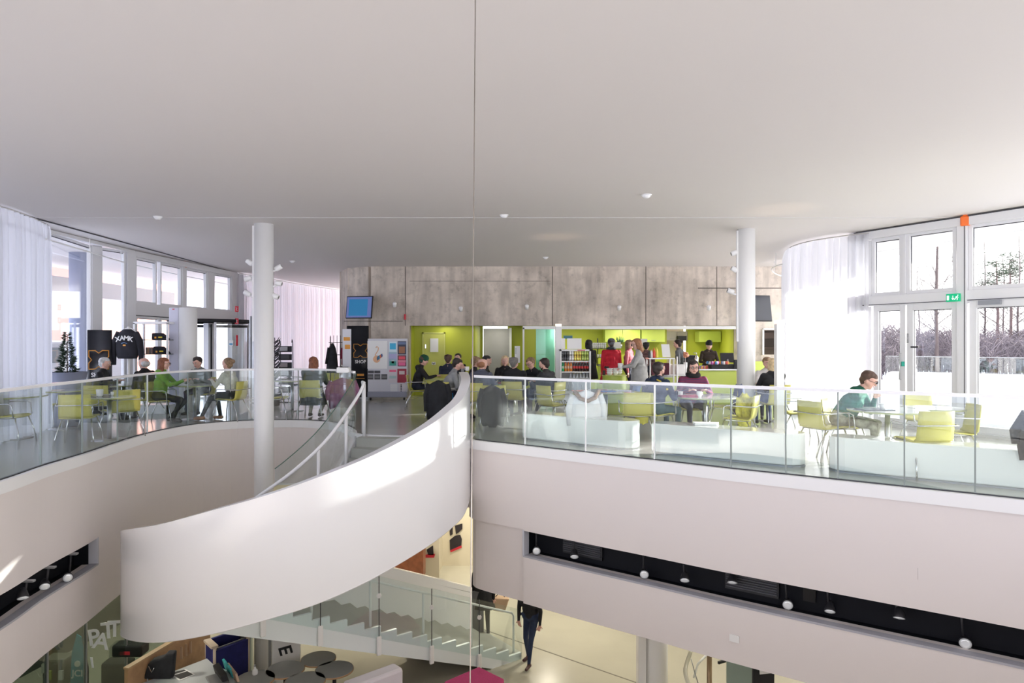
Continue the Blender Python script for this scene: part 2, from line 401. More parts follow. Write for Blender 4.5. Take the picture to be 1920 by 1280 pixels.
# treads
INN = [Vector(p) for p in catmull([Vector(p) for p in ((-2.66,12.05,0),(-2.82,11.4,0),(-3.05,10.9,0),(-3.45,10.55,0),(-4.0,10.45,0),(-4.45,10.6,0))], .1, False)]
def resample(path, n):
    L = [0]
    for i in range(1, len(path)): L.append(L[-1]+(Vector(path[i][:2])-Vector(path[i-1][:2])).length)
    out = []
    for k in range(n):
        s = L[-1]*k/(n-1); i = next((i for i in range(1, len(L)) if L[i] >= s-1e-9), len(L)-1)
        t = (s-L[i-1])/(L[i]-L[i-1]); out.append(Vector(path[i-1][:3]).lerp(Vector(path[i][:3]), t))
    return out
oi = [p for p in OUT if p.y < 12.0][: [i for i, p in enumerate([q for q in OUT if q.y < 12.0]) if p.x < -5.5][0]]
no = 15; A = resample(offs([p for p in oi], -.16) and [Vector((*q, 0)) for q in offs(oi, -.16)], no); B = resample(INN, no)
TREAD = mat('stair_tread', (.40,.41,.37), .5, noise=.06, scale=2)
for k in range(no-1):
    z = -.155*(k+.0)-.02
    MB().ext([(A[k].x,A[k].y,z-.16),(A[k+1].x,A[k+1].y,z-.16),(B[k+1].x,B[k+1].y,z-.16),(B[k].x,B[k].y,z-.16)],(0,0,.16)).build('tread', TREAD, st)
# mid landing
zl = -2.2
MB().ext([(A[-1].x,A[-1].y,zl-.2),(-5.55,10.4,zl-.2),(-5.5,11.0,zl-.2),(-5.1,11.5,zl-.2),(-4.9,11.65,zl-.2),(-4.35,10.5,zl-.2),(B[-1].x,B[-1].y,zl-.2)],(0,0,.2)).build('landing', TREAD, st)
# soffit of the upper flight
so = MB(); oo = [p for p in OUT][:len(oi)+18]; n_ = len(oo); ii = resample(INN, n_)
so.add([v for p, q, z_ in zip(oo, ii, oo) for v in ((p.x,p.y,p[2]-p[3]+.002),(q.x,q.y,max(p[2]-p[3]+.5,-2.5)))], [[2*i,2*i+1,2*i+3,2*i+2] for i in range(n_-1)], 0, True)
so.build('soffit', GLOSSW, st, solid=.02)
# lower flight
P1 = Vector((-3.56,11.1)); P2 = Vector((-.06,13.7)); dr = (P2-P1).normalized(); nrm = Vector((-dr.y, dr.x)); run = (P2-P1).length/14; rise = .131
z2 = ZL+rise
def lp(k, o=0): q = P2 - dr*run*k + nrm*o; return q
mbS = MB(); prof = []
K = 19
for side, o in ((0, 0), (1, 1.42)):
    poly = []; q = lp(-1, o); poly.append((q.x,q.y,ZL))
    for k in range(K):
        q = lp(k-1, o); poly.append((q.x,q.y,z2+rise*k)); q = lp(k, o); poly.append((q.x,q.y,z2+rise*k))
    q = lp(K-1, o); poly.append((q.x,q.y,z2+rise*(K-1)-.45)); q = lp(1.3, o); poly.append((q.x,q.y,ZL))
    (MB().ext(poly, (nrm.x*.05, nrm.y*.05, 0))).build('stringer', mat('stringer_pale', (.80,.86,.87), .3), st)
for k in range(K):
    a, b, c, d = lp(k-1,.05), lp(k,.05), lp(k,1.42), lp(k-1,1.42); z = z2+rise*k
    MB().ext([(p.x,p.y,z-rise-.03) for p in (a,b,c,d)], (0,0,rise+.026)).build('tread', TREAD, st)
z_at = lambda k: z2+rise*k
for (k0, k1) in ((-1.0,2.4),(2.4,5.8),(5.8,9.2),(9.2,12.6),(12.6,15.6)):
    a, b = lp(k0,-.03), lp(k1-.06,-.03)
    MB().ext([(a.x,a.y,z_at(k0)-.1),(b.x,b.y,z_at(k1)-.1),(b.x,b.y,z_at(k1)+1.0),(a.x,a.y,z_at(k0)+1.0)], (nrm.x*.012, nrm.y*.012, 0)).build('glass_panel', GLASS, st)
    c = lp(k1-.03,-.035); MB().tube([(c.x,c.y,z_at(k1)-.1),(c.x,c.y,z_at(k1)+1.0)], .008, 6).build('panel_joint', DARKLINE, st)
    MB().box((c.x,c.y,z_at(k1)-.22),(.09,.05,.34), math.atan2(dr.y,dr.x)).build('glass_clamp', COLW, st, bevel=.02)
    M = Matrix.Rotation(R(90), 4, 'X')
    MB().lathe([(.04,-.02),(.04,.02)], (c.x,c.y,z_at(k1)+.66), 14, M=M).build('disc_fitting', COLW, st)
RAILM = mat('white_rail', (.84,.87,.87), .3)
hp = [lp(k,.10) for k in (-.6,14.5)]
MB().tube([(hp[0].x,hp[0].y,z_at(-.6)), (hp[0].x,hp[0].y,z_at(-.6)+.82), (lp(-.45,.1).x,lp(-.45,.1).y,z_at(-.45)+.87), (hp[1].x,hp[1].y,z_at(14.5)+.87)], .022, 8).build('handrail', RAILM, st)
for k in (2.7,6.1,9.5,12.9):
    q = lp(k,.10); MB().tube([(q.x,q.y,z_at(k)-.05),(q.x,q.y,z_at(k)+.85)], .024, 8).build('post', RAILM, st)
# small ring lights in the far parapet, and its steel handrail
for k in (2.2,5.2):
    q = lp(k,1.40); c = (q.x,q.y,z_at(k)+.55)
    MB().lathe([(.045,0),(.045,.015),(.02,.015),(.02,0)], c, 16, M=Matrix.Rotation(math.atan2(nrm.y,nrm.x)+PI/2,4,'Z')@Matrix.Rotation(R(90),4,'X')).build('ring_light', GREYM, st)
q0, q1 = lp(0,1.36), lp(12,1.36)
MB().tube([(q0.x,q0.y,z_at(0)+.88),(q1.x,q1.y,z_at(12)+.88)], .022, 8).build('handrail', STEEL, st)
# upper inner rail, glass and posts
inr = [Vector((p.x,p.y)) for p in INN]; nI = len(inr)
def zst(i): return -.155*(no-2)*i/(nI-1)
top = [(p.x+.05,p.y,zst(i)+.92) for i, p in enumerate(inr)]
MB().tube([(-2.66,12.2,0.02),(-2.66,12.2,.86),(-2.66,12.15,.93)]+top, .028, 10).build('handrail', GLOSSW, st)
for i in (0, 6, 12, 20, 28):
    if i < nI: MB().tube([(inr[i].x+.05,inr[i].y,zst(i)-.1),(inr[i].x+.05,inr[i].y,zst(i)+.9)], .03, 8).build('post', GLOSSW, st)
g = MB(); gp = offs(inr, .10); a = []
gl = [(-2.92,12.75,0)] + [(q.x,q.y,zst(i)) for i, q in enumerate([Vector((p.x-.10,p.y)) for p in inr if p.x > -3.62])]
for p in gl: a += [(p[0],p[1],p[2]-.35),(p[0],p[1],p[2]+1.06)]
g.add(a, [[2*i,2*i+1,2*i+3,2*i+2] for i in range(len(gl)-1)], 0, True); g.build('glass_panel', GLASS, st, solid=.012)
MB().tube([(p[0],p[1],p[2]+1.06) for p in gl], .007, 6).build('glass_edge', mat('green_glass_edge', (.06,.14,.11), .2), st)
g = MB(); a = []
for p in gl[1:]: a += [(p[0]+.0,p[1],p[2]-.55),(p[0],p[1],p[2]-.02)]
g.add(a, [[2*i,2*i+1,2*i+3,2*i+2] for i in range(len(gl)-2)], 0, True); g.build('stringer', GLOSSW, st, solid=.03)
t = thing('card_reader', 'small white slanted card reader on top of the rail end by the stair head', 'card reader', (X(646,12.9),12.8,1.085))
mbx = MB().ext([(-.13,-.08,0),(.13,-.08,0),(.13,-.08,.06),(-.13,-.08,.0)],(0,.16,0)); mbx.box((0,0,.03),(.22,.14,.10)); mbx.build('housing', COLW, t, bevel=.01)
MB().box((.02,0,.085),(.14,.10,.01)).build('screen', BLACK, t)

# ------------------------------------------------------------ pendulum cable
DC = 4.25
t = MB().tube([(X(891.5,DC),DC,ZC),(X(881.4,DC),DC,Z(1280,DC)),(X(881.4,DC)-.033*.55,DC,ZL)], .0037, 8).build('suspension_cable', mat('steel_cable', (.38,.34,.30), .4, .6)); tag(t, 'thin steel cable hanging from ceiling to lower floor through the opening', 'cable')
# ------------------------------------------------------------ facade helpers
def on_path(px, path):
    k = (px-960)/1280; best = None
    for a, b in zip(path, path[1:]):
        a = Vector(a); b = Vector(b); d = b-a
        den = d.x-k*d.y
        if abs(den) < 1e-9: continue
        t = (k*a.y-a.x)/den
        if -.001 <= t <= 1.001:
            p = a+d*t
            if best is None or p.y < best.y: best = p
    return best
FLv = [Vector(p) for p in FL]; GRv = [Vector(p) for p in GR]
def pane(root, a, b, z0, z1, w=.06, dp=.09, glass=True):
    a = Vector(a); b = Vector(b); d = (b-a).normalized()
    f = MB(); f.seg(a, a+d*w, dp, z0, z1); f.seg(b-d*w, b, dp, z0, z1); f.seg(a+d*w, b-d*w, dp, z0, z0+w); f.seg(a+d*w, b-d*w, dp, z1-w, z1)
    f.build('frame', FRAME, root, bevel=.006)
    g = MB(); e = w; g.seg(a+d*(w-.012), a+d*(w+.004), .03, z0+w, z1-w); g.seg(a+d*w, b-d*w, .03, z1-w-.012, z1-w+.004); g.build('gasket', DARKLINE, root)
    if glass: MB().seg(a+d*w, b-d*w, .012, z0+w, z1-w).build('glass', WGLASS, root)
def win(n, a, b, rows, kind='window', w=.06):
    root = struct(empty('%s_%d' % (kind, n), (0,0,0)))
    for z0, z1 in rows: pane(root, a, b, z0, z1, w)
    return root
# ---- left facade
L = lambda px: on_path(px, FLv)
n = 0
for x0, x1, rows in ((-320,-40,[(0,3.8)]),(-40,84,[(0,3.8)]),(86,168,[(0,3.82)]),(186,233,[(0,3.82)]),(251,291,[(2.6,3.72)]),(298,338,[(2.6,3.72)]),(345,386,[(2.6,3.72)]),(398,431,[(2.6,3.72)])):
    n += 1; win(n, L(x0), L(x1), rows, w=.05)
for i, (x0, x1) in enumerate(((168,186),(234,250),(338,345),(386,398),(431,441),(441,449))):
    MBx = MB().seg(L(x0), L(x1), .16, 0, 3.84); struct(MBx.build('trim_%d' % (10+i), FRAME))
m_ = MB().seg(L(250), L(441), .12, 2.3, 2.6); m_.seg(L(250), L(441), .14, 3.72, 3.86); m_.seg(L(86), L(250), .1, 3.8, 3.87); struct(m_.build('trim_16', FRAME))
m_ = MB(); m_.seg(L(252), L(334), .05, 2.28, 2.31); m_.seg(L(-60), L(430), .03, 3.86, 3.88); struct(m_.build('trim_17', DARKLINE))
d1 = win(1, L(252), L(296), [(0.02,2.28)], 'door'); d2 = win(2, L(298), L(336), [(0.02,2.28)], 'door')
d3 = struct(empty('door_3')); c = L(392)
# revolving door drum with dark wings
M = Vector((c.x, c.y+.1)); rr = 1.15
for a0, a1 in ((-60,60),(120,240)):
    path = [Vector((M.x+rr*math.cos(R(a)), M.y+rr*math.sin(R(a)))) for a in range(a0, a1+1, 8)]
    band(path, 0, 2.2, 0, .015).build('curved_glass', WGLASS, d3)
    for q in (path[0], path[-1], path[len(path)//2]): MB().box((q.x,q.y,1.1),(.05,.05,2.2)).build('upright', FRAME, d3)
for a in (25, 115, 205, 295):
    e = Vector((M.x+1.08*math.cos(R(a)), M.y+1.08*math.sin(R(a)))); f = MB(); dd = (e-M).normalized()
    f.seg(e-dd*.05, e, .05, .02, 2.15); f.seg(M, e, .045, .02, .12); f.seg(M, e, .045, 2.07, 2.15); f.seg(M, M+dd*.05, .05, .02, 2.15); f.build('door_wing', BLACK, d3)
    MB().seg(M, e, .01, .1, 2.1).build('wing_glass', WGLASS, d3)
MB().lathe([(1.18,2.2),(1.18,2.3),(1.1,2.3),(1.1,2.2)], (M.x,M.y,0), 40).build('head_ring', BLACK, d3)
# ---- right facade
G = lambda px: on_path(px, GRv)
win(20, G(1597), G(1636), [(.05,2.35),(2.55,3.68)]); win(21, G(1637), G(1695), [(2.55,3.70)], w=.07)
win(22, G(1702), G(1796), [(2.55,3.72)], w=.07); win(23, G(1818), (8.95,10.6), [(2.55,3.72)], w=.07)
dr4 = win(4, G(1640), G(1700), [(.05,2.36)], 'door', w=.11); dr5 = win(5, G(1703), G(1800), [(.05,2.36)], 'door', w=.12)
dr6 = win(6, G(1820), (9.15,10.2), [(.05,2.36)], 'door', w=.12)
win(24, (9.25,10.0), (9.95,8.5), [(.05,2.36),(2.55,3.7)])
a = G(1800); b = G(1818)
struct(MB().seg(a, b, .2, 0, 3.86).build('trim_20', FRAME))
struct(MB().seg(G(1696), G(1702), .14, 2.4, 3.86).build('trim_21', FRAME))
m_ = MB().seg(G(1597), (9.2,10.1), .15, 2.36, 2.55); m_.seg(G(1597),(9.9,8.6),.16,3.7,3.86); m_.seg(G(1597),(9.9,8.6),.2,-.01,.05); struct(m_.build('trim_22', FRAME))
m_ = MB().seg(G(1606),(9.2,10.1),.17,2.372,2.385); m_.seg(G(1606),(9.9,8.6),.18,3.845,3.86); q = G(1814); m_.seg(q, q+Vector((.006,-.012)), .205, 0, 3.8); struct(m_.build('trim_23', DARKLINE))
# door hardware
q = G(1692); h_ = MB(); dv = (G(1700)-G(1640)).normalized(); inn = Vector((-dv.y, dv.x)); inn = -inn if inn.dot(-q) < 0 else inn
bq = q+inn*.09
h_.tube([(q.x,q.y,.92),(bq.x,bq.y,.92),(bq.x,bq.y,1.42),(q.x,q.y,1.42)], .011, 8); h_.build('pull_handle', CHROME, dr4)
q = G(1697)+inn*.07; MB().box((q.x,q.y,1.22),(.05,.03,.09)).build('lock_indicator', mat('green_tag', (.0,.35,.25), .4), dr4)
q = G(1706)+inn*.07; MB().tube([(q.x,q.y,1.62),(q.x,q.y,1.8)], .014, 8).build('latch', GREYM, dr5)
q = G(1713)+inn*.08; MB().seg(q, q+dv*.14, .03, 1.53, 1.56).build('lever_handle', BLACK, dr5)
q = G(1840)+inn*.08; MB().seg(q, q+dv*.35, .06, 2.28, 2.36).build('door_closer', GREYM, dr6)
t = thing('exit_sign', 'green running man exit sign above the glass door on the right', 'sign', (G(1792).x-.12,G(1792).y-.12,2.43)); ang = math.atan2(dv.y,dv.x)+PI
t.rotation_euler.z = math.atan2(inn.y,inn.x)+PI/2
MB().box((0,0,0),(.24,.03,.14)).build('sign_plate', mat('exit_green', (.0,.33,.15), .4, emit=(0,.5,.22), est=.25), t, bevel=.004)
sy = MB(); sy.box((-.085,-.017,0),(.035,.004,.08)); sy.tube([(0,-.017,.035),(0,-.017,-.03)], .006, 6); sy.tube([(-.02,-.017,-.01),(0,-.017,-.035),(.02,-.017,-.01)], .006, 6)
sy.lathe([(.010,-.002),(.010,.002)], (.085,-.017,.04), 10, M=Matrix.Rotation(R(90),4,'X')); sy.tube([(.078,-.017,.025),(.062,-.017,-.002),(.08,-.017,-.018),(.072,-.017,-.045)], .007, 6); sy.tube([(.062,-.017,-.002),(.042,-.017,-.012),(.03,-.017,-.038)], .007, 6); sy.tube([(.045,-.017,.012),(.07,-.017,.018),(.095,-.017,.0)], .005, 6)
sy.build('pictogram', mat('sign_white', (.9,.95,.92), .4, emit=(1,1,1), est=.3), t)
for px, py, path, lab, s_ in ((1810,416,GRv,'orange warning beacon box on the right window head beam',.15),(346,497,FLv,'small orange warning beacon above the left entrance windows',.13)):
    q = on_path(px, path); ii = -q.normalized()*.12; t = thing('alarm_beacon', lab, 'alarm', (q.x+ii.x, q.y+ii.y, Z(py,q.y)))
    t.rotation_euler.z = math.atan2(q.y,q.x)-PI/2
    om = mat('orange_plastic', (.85,.16,.02), .4)
    MB().box((0,0,0),(s_,.08,s_*1.15)).build('housing', om, t, bevel=.02)
    MB().lathe([(s_*.25,0),(s_*.25,.03),(s_*.12,.06)], (0,0,s_*.57), 12).build('beacon_lens', om, t)
# ---- curtains
def curtain(path, z0, z1, label, amp=.075, wl=.17, step=.025):
    pts = catmull([Vector(p) for p in path], step, False); s = 0; wav = []; nrm_ = offs(pts, 1)
    for i, p in enumerate(pts):
        if i: s += (p-pts[i-1]).length
        d = nrm_[i]-p; a = amp*(math.sin(2*PI*s/wl+1.3*math.sin(s*1.7))+.35*math.sin(2*PI*s/wl*2.3+s))
        wav.append((p, d, a))
    mb = MB(); rows = [z1, z1-.12, z1-.5, (z0+z1)/2, z0]; amps = (.5,.8,1,1,1.1); vs = []
    for z, k in zip(rows, amps): vs += [(p.x+d.x*a*k, p.y+d.y*a*k, z) for p, d, a in wav]
    n_ = len(wav); fs = [[r*n_+i, r*n_+i+1, (r+1)*n_+i+1, (r+1)*n_+i] for r in range(len(rows)-1) for i in range(n_-1)]
    mb.add(vs, fs, 0, True); root = thing('curtain', label, 'curtain', (0,0,0)); mb.build('drape', SHEER, root)
    rb = [p for p, d, a in wav][::6]; MB().tube([(p.x,p.y,z1+.02) for p in rb], .012, 6).build('curtain_track', mat('track_grey', (.5,.48,.46), .4), root)
    return root
curtain([(-7.95,7.0),(-8.15,9.5),(-8.35,11.5),(-8.75,12.9)], .03, 3.82, 'sheer white curtain at the far left, nearest the camera')
curtain([(-8.75,21.9),(-8.45,23.5),(-8.15,26),(-7.2,29.6)], .03, 3.82, 'sheer white curtain behind the magazine racks and banner')
curtain([G(1636)+Vector((-.12,-.08)),G(1612)+Vector((-.14,-.1)),(6.78,14.1),(6.45,14.75),(6.40,15.6),(6.62,16.5),(7.0,17.4),(7.5,18.6)], .03, 3.80, 'sheer white curtain lit by sun, beside the glass door on the right')
# ---- back wall, kitchen recess
BW = 20.3
def wb(mb, x0, x1, z0, z1, y=BW, th=.3): mb.box(((x0+x1)/2, y+th/2, (z0+z1)/2), (x1-x0, th, z1-z0)); return mb
xo0, xo1 = X(768,BW), X(1382,BW); ztop = 2.12
mb = MB(); wb(mb, -4.2, 9.2, ztop, ZC); wb(mb, -4.2, xo0, 0, ztop); wb(mb, xo1, X(1430,BW), 0, ztop); wb(mb, X(1430,BW), X(1477,BW), 0, Z(665,BW)); wb(mb, X(1477,BW), 9.2, 0, ztop)
wb(mb, X(1430,BW), 9.2, Z(617,BW), ztop)
mb.seg((-4.2,BW+.15),(-4.9,BW+.6),.3,0,ZC); mb.seg((-4.85,BW+.5),(-5.35,BW+1.6),.3,0,ZC); mb.seg((-5.35,BW+1.5),(-5.45,30),.3,0,ZC)
struct(mb.build('wall_back', CONC))
# formwork joints
mb = MB()
for px in (760,1036,1211,1344): mb.box((X(px,BW),BW-.001,(ztop+ZC)/2),(.022,.01,ZC-ztop))
mb.box((X(735,BW),BW-.001,1.9),(.02,.01,3.9)) if 0 else None
mb.box((X(700,BW),BW-.001,Z(602,BW)),(1.75,.01,.022)); mb.box((X(1400,BW),BW-.001,Z(540,BW)),(2.9,.01,.03)); mb.box((X(900,BW),BW-.001,Z(527,BW)),(4.2,.008,.012))
struct(mb.build('trim_30', mat('concrete_joint', (.16,.14,.125), .9)))
kb = 23.2
mb = MB(); wb(mb, X(768,BW), X(888,21.0), 0, ztop+.1, 21.0, .1); wb(mb, X(980,21.9)-.05, X(986,20.5)+.3, 0, ztop+.1, 20.45, .05)
mb.seg((X(888,21),21.0),(X(900,21.9),21.95),.1,0,2.2)
wb(mb, X(896,21.9), X(905,21.9), 0, 2.2, 21.9); wb(mb, X(955,21.9), X(990,21.9), 0, 2.2, 21.9)
mb.seg((X(768,BW)-.02,BW+.3),(X(768,BW)-.02,21.1),.1,0,2.2); mb.box((X(875,BW),21.25,ztop+.04),(3.4,1.7,.05))
struct(mb.build('wall_recess_lime', LIME))
mb = MB(); wb(mb, X(985,kb)-.6, X(1250,kb), 0, 2.3, kb); wb(mb, X(1290,kb), X(1381,kb)+.4, 0, 2.3, kb); mb.seg((X(1381,BW)+.05,BW+.3),(X(1381,BW)+.4,kb),.1,0,2.3); mb.seg((X(986,BW),BW+.3),(X(986,BW)-.1,kb),.1,0,2.3); struct(mb.build('wall_kitchen_lime', LIME))
mb = MB(); wb(mb, X(1250,kb), X(1290,kb), 0, 2.3, kb+.6); struct(mb.build('wall_kitchen_grey', mat('kitchen_grey', (.36,.31,.28), .5)))
mb = MB().box(((X(986,BW)+X(1381,BW))/2,21.9,2.25),(6.6,3,.05)); struct(mb.build('ceiling_kitchen', WHITE))
mb = MB().box(((X(980,BW)+X(1382,BW))/2,BW-.04,2.06),(X(1382,BW)-X(980,BW),.1,.09)); mb.box((X(981.5,BW),BW-.04,1.03),(.05,.1,2.06)); struct(mb.build('trim_31', COLW))
# elevator
ELV = mat('elevator_steel', (.40,.39,.36), .5, .5, noise=.08, scale=2); ev = struct(empty('door_10')); x0, x1 = X(904,21.7), X(956,21.7)
MB().box(((x0*.6+x1*.4)-.12,21.72,1.03),((x1-x0)*.44,.05,2.06)).build('door_leaf', ELV, ev); MB().box(((x0*.28+x1*.72),21.69,1.03),((x1-x0)*.52,.05,2.06)).build('door_leaf', ELV, ev)
MB().box((x1+.02,21.65,1.03),(.07,.1,2.1)).build('door_jamb', TRIMW, ev)
# lime service door with paper
sd_ = struct(empty('door_11')); xm = X(813,20.9)
MB().box((xm,20.97,.98),(.62,.04,1.82)).build('door_leaf', mat('service_door', (.56,.58,.12), .45), sd_, bevel=.006)
fr = MB(); fr.box((xm-.33,20.96,.98),(.04,.06,1.9)); fr.box((xm+.33,20.96,.98),(.04,.06,1.9)); fr.box((xm,20.96,1.91),(.70,.06,.04)); fr.build('door_frame', mat('service_door_frame', (.62,.64,.18), .45), sd_)
MB().box((xm-.25,20.93,1.5),(.035,.03,.12)).build('door_handle', CHROME, sd_)
t = MB().box((X(814,20.9),20.93,Z(647,20.9)),(.25,.006,.42)).build('notice', PAPER); tag(t, 'white paper notice taped on the lime service door', 'notice')
t = thing('fire_sign', 'small dark pictogram plate low on the lime service door', 'sign', (X(813,20.9),20.93,Z(681,20.9))); MB().box((0,0,0),(.12,.01,.08)).build('plate', PAPER, t); MB().tube([(-.04,-.008,.02),(0,-.008,-.02),(.04,-.008,.02)],.012,6).build('pictogram', BLACK, t)
t = thing('first_aid_panel', 'tall narrow white panel with dark lettering beside the elevator', 'sign', (X(970,20.4),20.40,Z(664,20.4))); MB().box((0,0,0),(.16,.02,.50)).build('panel', PAPER, t); [MB().box((-.045,-.012,.17-i*.03),(.03,.004,.018)).build('print_mark', GREYM, t) for i in range(6)]
# teal glazed partition
gp = struct(empty('window_30')); MB().box((X(1012,20.5),20.5,1.02),(.88,.012,2.0)).build('glass', TEAL, gp)
mb = MB().box((X(1012,22),22.2,1.05),(1.1,.05,2.1)); struct(mb.build('wall_behind_partition', mat('pale_teal', (.36,.46,.42), .5)))
# right hand serving hatch
rw = struct(empty('window_31')); xh0, xh1 = X(1430,BW), X(1500,BW); zh0, zh1 = Z(665,BW), Z(617,BW)
f = MB(); f.box(((xh0+xh1)/2,BW-.02,zh1),(xh1-xh0,.08,.05)); f.box((xh0,BW-.02,(zh0+zh1)/2),(.05,.08,zh1-zh0)); f.build('frame', COLW, rw)
struct(MB().box(((xh0+xh1)/2+.3,BW+1.0,1.4),(1.9,.05,1.6)).build('wall_hatch', mat('hatch_dark', (.07,.055,.05), .6)))
mb = MB(); 
for z in (1.45,1.75,1.98): mb.box((xh0+.5,BW+.75,z),(1.0,.4,.03))
mb.box((xh0+.35,BW+.6,1.83),(.3,.3,.18)); t = mb.build('shelf_unit', BROWN); tag(t, 'dark shelves seen through the hatch in the concrete wall', 'shelf')
t = MB().box((X(1447,BW-.4),BW-.3,Z(692,BW)),(1.2,.06,1.05)).build('lime_panel', LIMEC); t.location.z = -.28; tag(t, 'lime green front panel under the hatch in the concrete wall', 'panel')
# ---- hanging ring rail below the ceiling
def ring(path, label):
    z = 3.55; t = thing('ceiling_rail', label, 'rail', (0,0,0)); pp = catmull([Vector(p) for p in path], .2, False)
    MB().tube([(p.x,p.y,z) for p in pp], .016, 8).build('rail', COLW, t); s = 0; last = 0
    for i, p in enumerate(pp):
        if i: s += (p-pp[i-1]).length
        if s-last > 1.7: last = s; MB().tube([(p.x,p.y,z),(p.x,p.y,ZC)], .008, 6).build('hanger', COLW, t)
def rp_(px, py, z=3.55): D = 1280*(z-CAMZ)/(640-py); return (X(px,D), D)
ring([rp_(-150,375),rp_(0,422),rp_(160,470),rp_(250,496),rp_(370,522),rp_(500,545),rp_(640,563)], 'thin white curved rail hung under the ceiling on the left')
ring([rp_(2060,408),rp_(1920,431),rp_(1800,450),rp_(1637,473),rp_(1480,493),rp_(1452,500),rp_(1447,506),rp_(1456,514),rp_(1480,521)], 'thin white curved rail hung under the ceiling on the right')
# ---- outside
SNOW = mat('snow', (.86,.88,.93), .8, noise=.04, scale=.3, bump=.2)
mb = MB(); mb.box((-60,30,-.35),(101,160,.2)); struct(mb.build('ground_left', SNOW))
mb = MB(); mb.box((60.2,30,-.35),(98.5,160,.2)); mb.box((0,80,-.35),(30,60,.2)); struct(mb.build('ground_right', SNOW))
t = MB().seg((9.0,16.4),(15.5,11.0),.5,-.25,.93); o_ = t.build('snow_bank', SNOW, bevel=.1); tag(o_, 'bluish bank of snow outside the right glass doors', 'snow bank')
gr = thing('terrace_railing', 'glass railing along the outdoor terrace beyond the right doors', 'railing', (0,0,0))
for i in range(8):
    a = Vector((9.2+i*1.2, 16.8-i*1.0)); b = a+Vector((1.15,-.96)); MB().seg(a, b, .015, .8, 1.28).build('glass_panel', GLASS, gr); MB().seg(a, b, .03, 1.28, 1.30).build('top_rail', GREYM, gr)
# outside canopy edge
mb = MB(); mb.seg((-13,10),(-13,26),.3,3.0,3.5); struct(mb.build('trim_41', WHITE))
# outside column left
t = thing('column', 'blue-grey outdoor column beyond the left windows', 'column', (X(150,15.8)-.8,17.2,-.2)); t.location.x = X(150,17.2); MB().lathe([(.24,0),(.24,4.1)], n=32).build('shaft', mat('outdoor_column', (.36,.40,.55), .5), t)
# pink building
t = thing('building', 'pale red building across the street outside the left windows', 'building', (0,0,0))
PINKB = mat('faded_red_wall', (.66,.33,.28), .8, noise=.12, scale=.5)
MB().box((-25.2,36,2.6),(11,10,6)).build('walls', PINKB, t)
for i in range(3):
    for j in range(2): MB().box((-28.6+i*3.2,30.95,1.6+j*2.4),(1.1,.12,1.2)).build('window', mat('pale_pane', (.75,.75,.78), .2), t)
MB().box((-25.2,36,5.7),(11.6,10.6,.3)).build('roof', SNOW, t)
def car(loc, rz, label, s=1):
    t = thing('van', label, 'car', loc, rz); cw = mat('car_white', (.85,.85,.86), .2, coat=.5)
    prof = [(-2.2,.35),(-2.25,1.0),(-2.0,1.15),(-1.6,1.9),(1.9,1.95),(2.2,1.1),(2.2,.35)]
    MB().ext([(-.9,y,z) for y, z in prof], (1.8,0,0)).build('body', cw, t, bevel=.08)
    MB().ext([(-.75,-2.06,1.17),(.75,-2.06,1.17),(.68,-1.68,1.80),(-.68,-1.68,1.80)], (0,.03,0)).build('windscreen', mat('car_glass', (.35,.38,.38), .1), t)
    for x in (-.92,.92): MB().box((x,-.2,1.5),(.03,2.6,.45)).build('side_window', mat('car_glass', (.3,.3,.3), .1), t)
    for x in (-.85,.85):
        for y in (-1.4,1.4): MB().lathe([(.1,-.1),(.33,-.1),(.33,.1),(.1,.1)], (x,y,.33), 20, M=Matrix.Rotation(R(90),4,'Y')).build('wheel', BLACK, t)
    for x in (-.65,.65): MB().box((x,-2.24,.85),(.3,.05,.16)).build('headlight', mat('lens', (.7,.7,.7), .1), t)
    MB().box((0,-2.27,.5),(1.6,.08,.2)).build('bumper', GREYM, t)
car((X(108,21),21,-.25), R(-15), 'white van parked outside the left windows')
# trees
BARK = mat('bark', (.10,.075,.07), .9, noise=.2, scale=4); BARKR = mat('pine_bark', (.17,.11,.10), .9, noise=.2, scale=4); NEED = mat('pine_needles', (.035,.06,.03), .8, noise=.4, scale=9); SPRUCE = mat('spruce_needles', (.03,.055,.035), .8, noise=.4, scale=20)
def bare_tree(x, y, h, label, seed, dens=1.0, thick=1):
    rnd = random.Random(seed); t = thing('bare_tree', label, 'tree', (x,y,-.3), 0, None); mb = MB()
    mb.tube([(0,0,0),(rnd.uniform(-.1,.1),0,h*.4),(rnd.uniform(-.2,.2),0,h*.75),(0,0,h)], [h*.011*thick,h*.009*thick,h*.005*thick,h*.0015], 7); mb.build('trunk', BARK, t); mb = MB()
    for i in range(int(34*dens)):
        z0 = h*rnd.uniform(.22,.97); a = rnd.uniform(0,2*PI); l = (h-z0)*.42+h*.04; r = h*.0022*(1-z0/h+.25)
        d = Vector((math.cos(a),math.sin(a),.75)); p0 = Vector((0,0,z0)); p1 = p0+d*l*.5; p2 = p1+(d+Vector((rnd.uniform(-.3,.3),rnd.uniform(-.3,.3),.35)))*l*.45
        mb.tube([p0,p1,p2], [r,r*.7,r*.2], 4)
        for j in range(5):
            q = p0.lerp(p1,rnd.uniform(.3,1)) if j < 2 else p1.lerp(p2,rnd.uniform(0,.8)); e = q+Vector((rnd.uniform(-1,1),rnd.uniform(-1,1),rnd.uniform(.1,.9)))*l*.33
            mb.tube([q,e], [r*.5,r*.12], 3); e2 = q.lerp(e,.6)+Vector((rnd.uniform(-1,1),rnd.uniform(-1,1),rnd.uniform(0,.8)))*l*.18; mb.tube([q.lerp(e,.6),e2],[r*.3,r*.1],3)
    mb.build('branches', BARK, t); return t
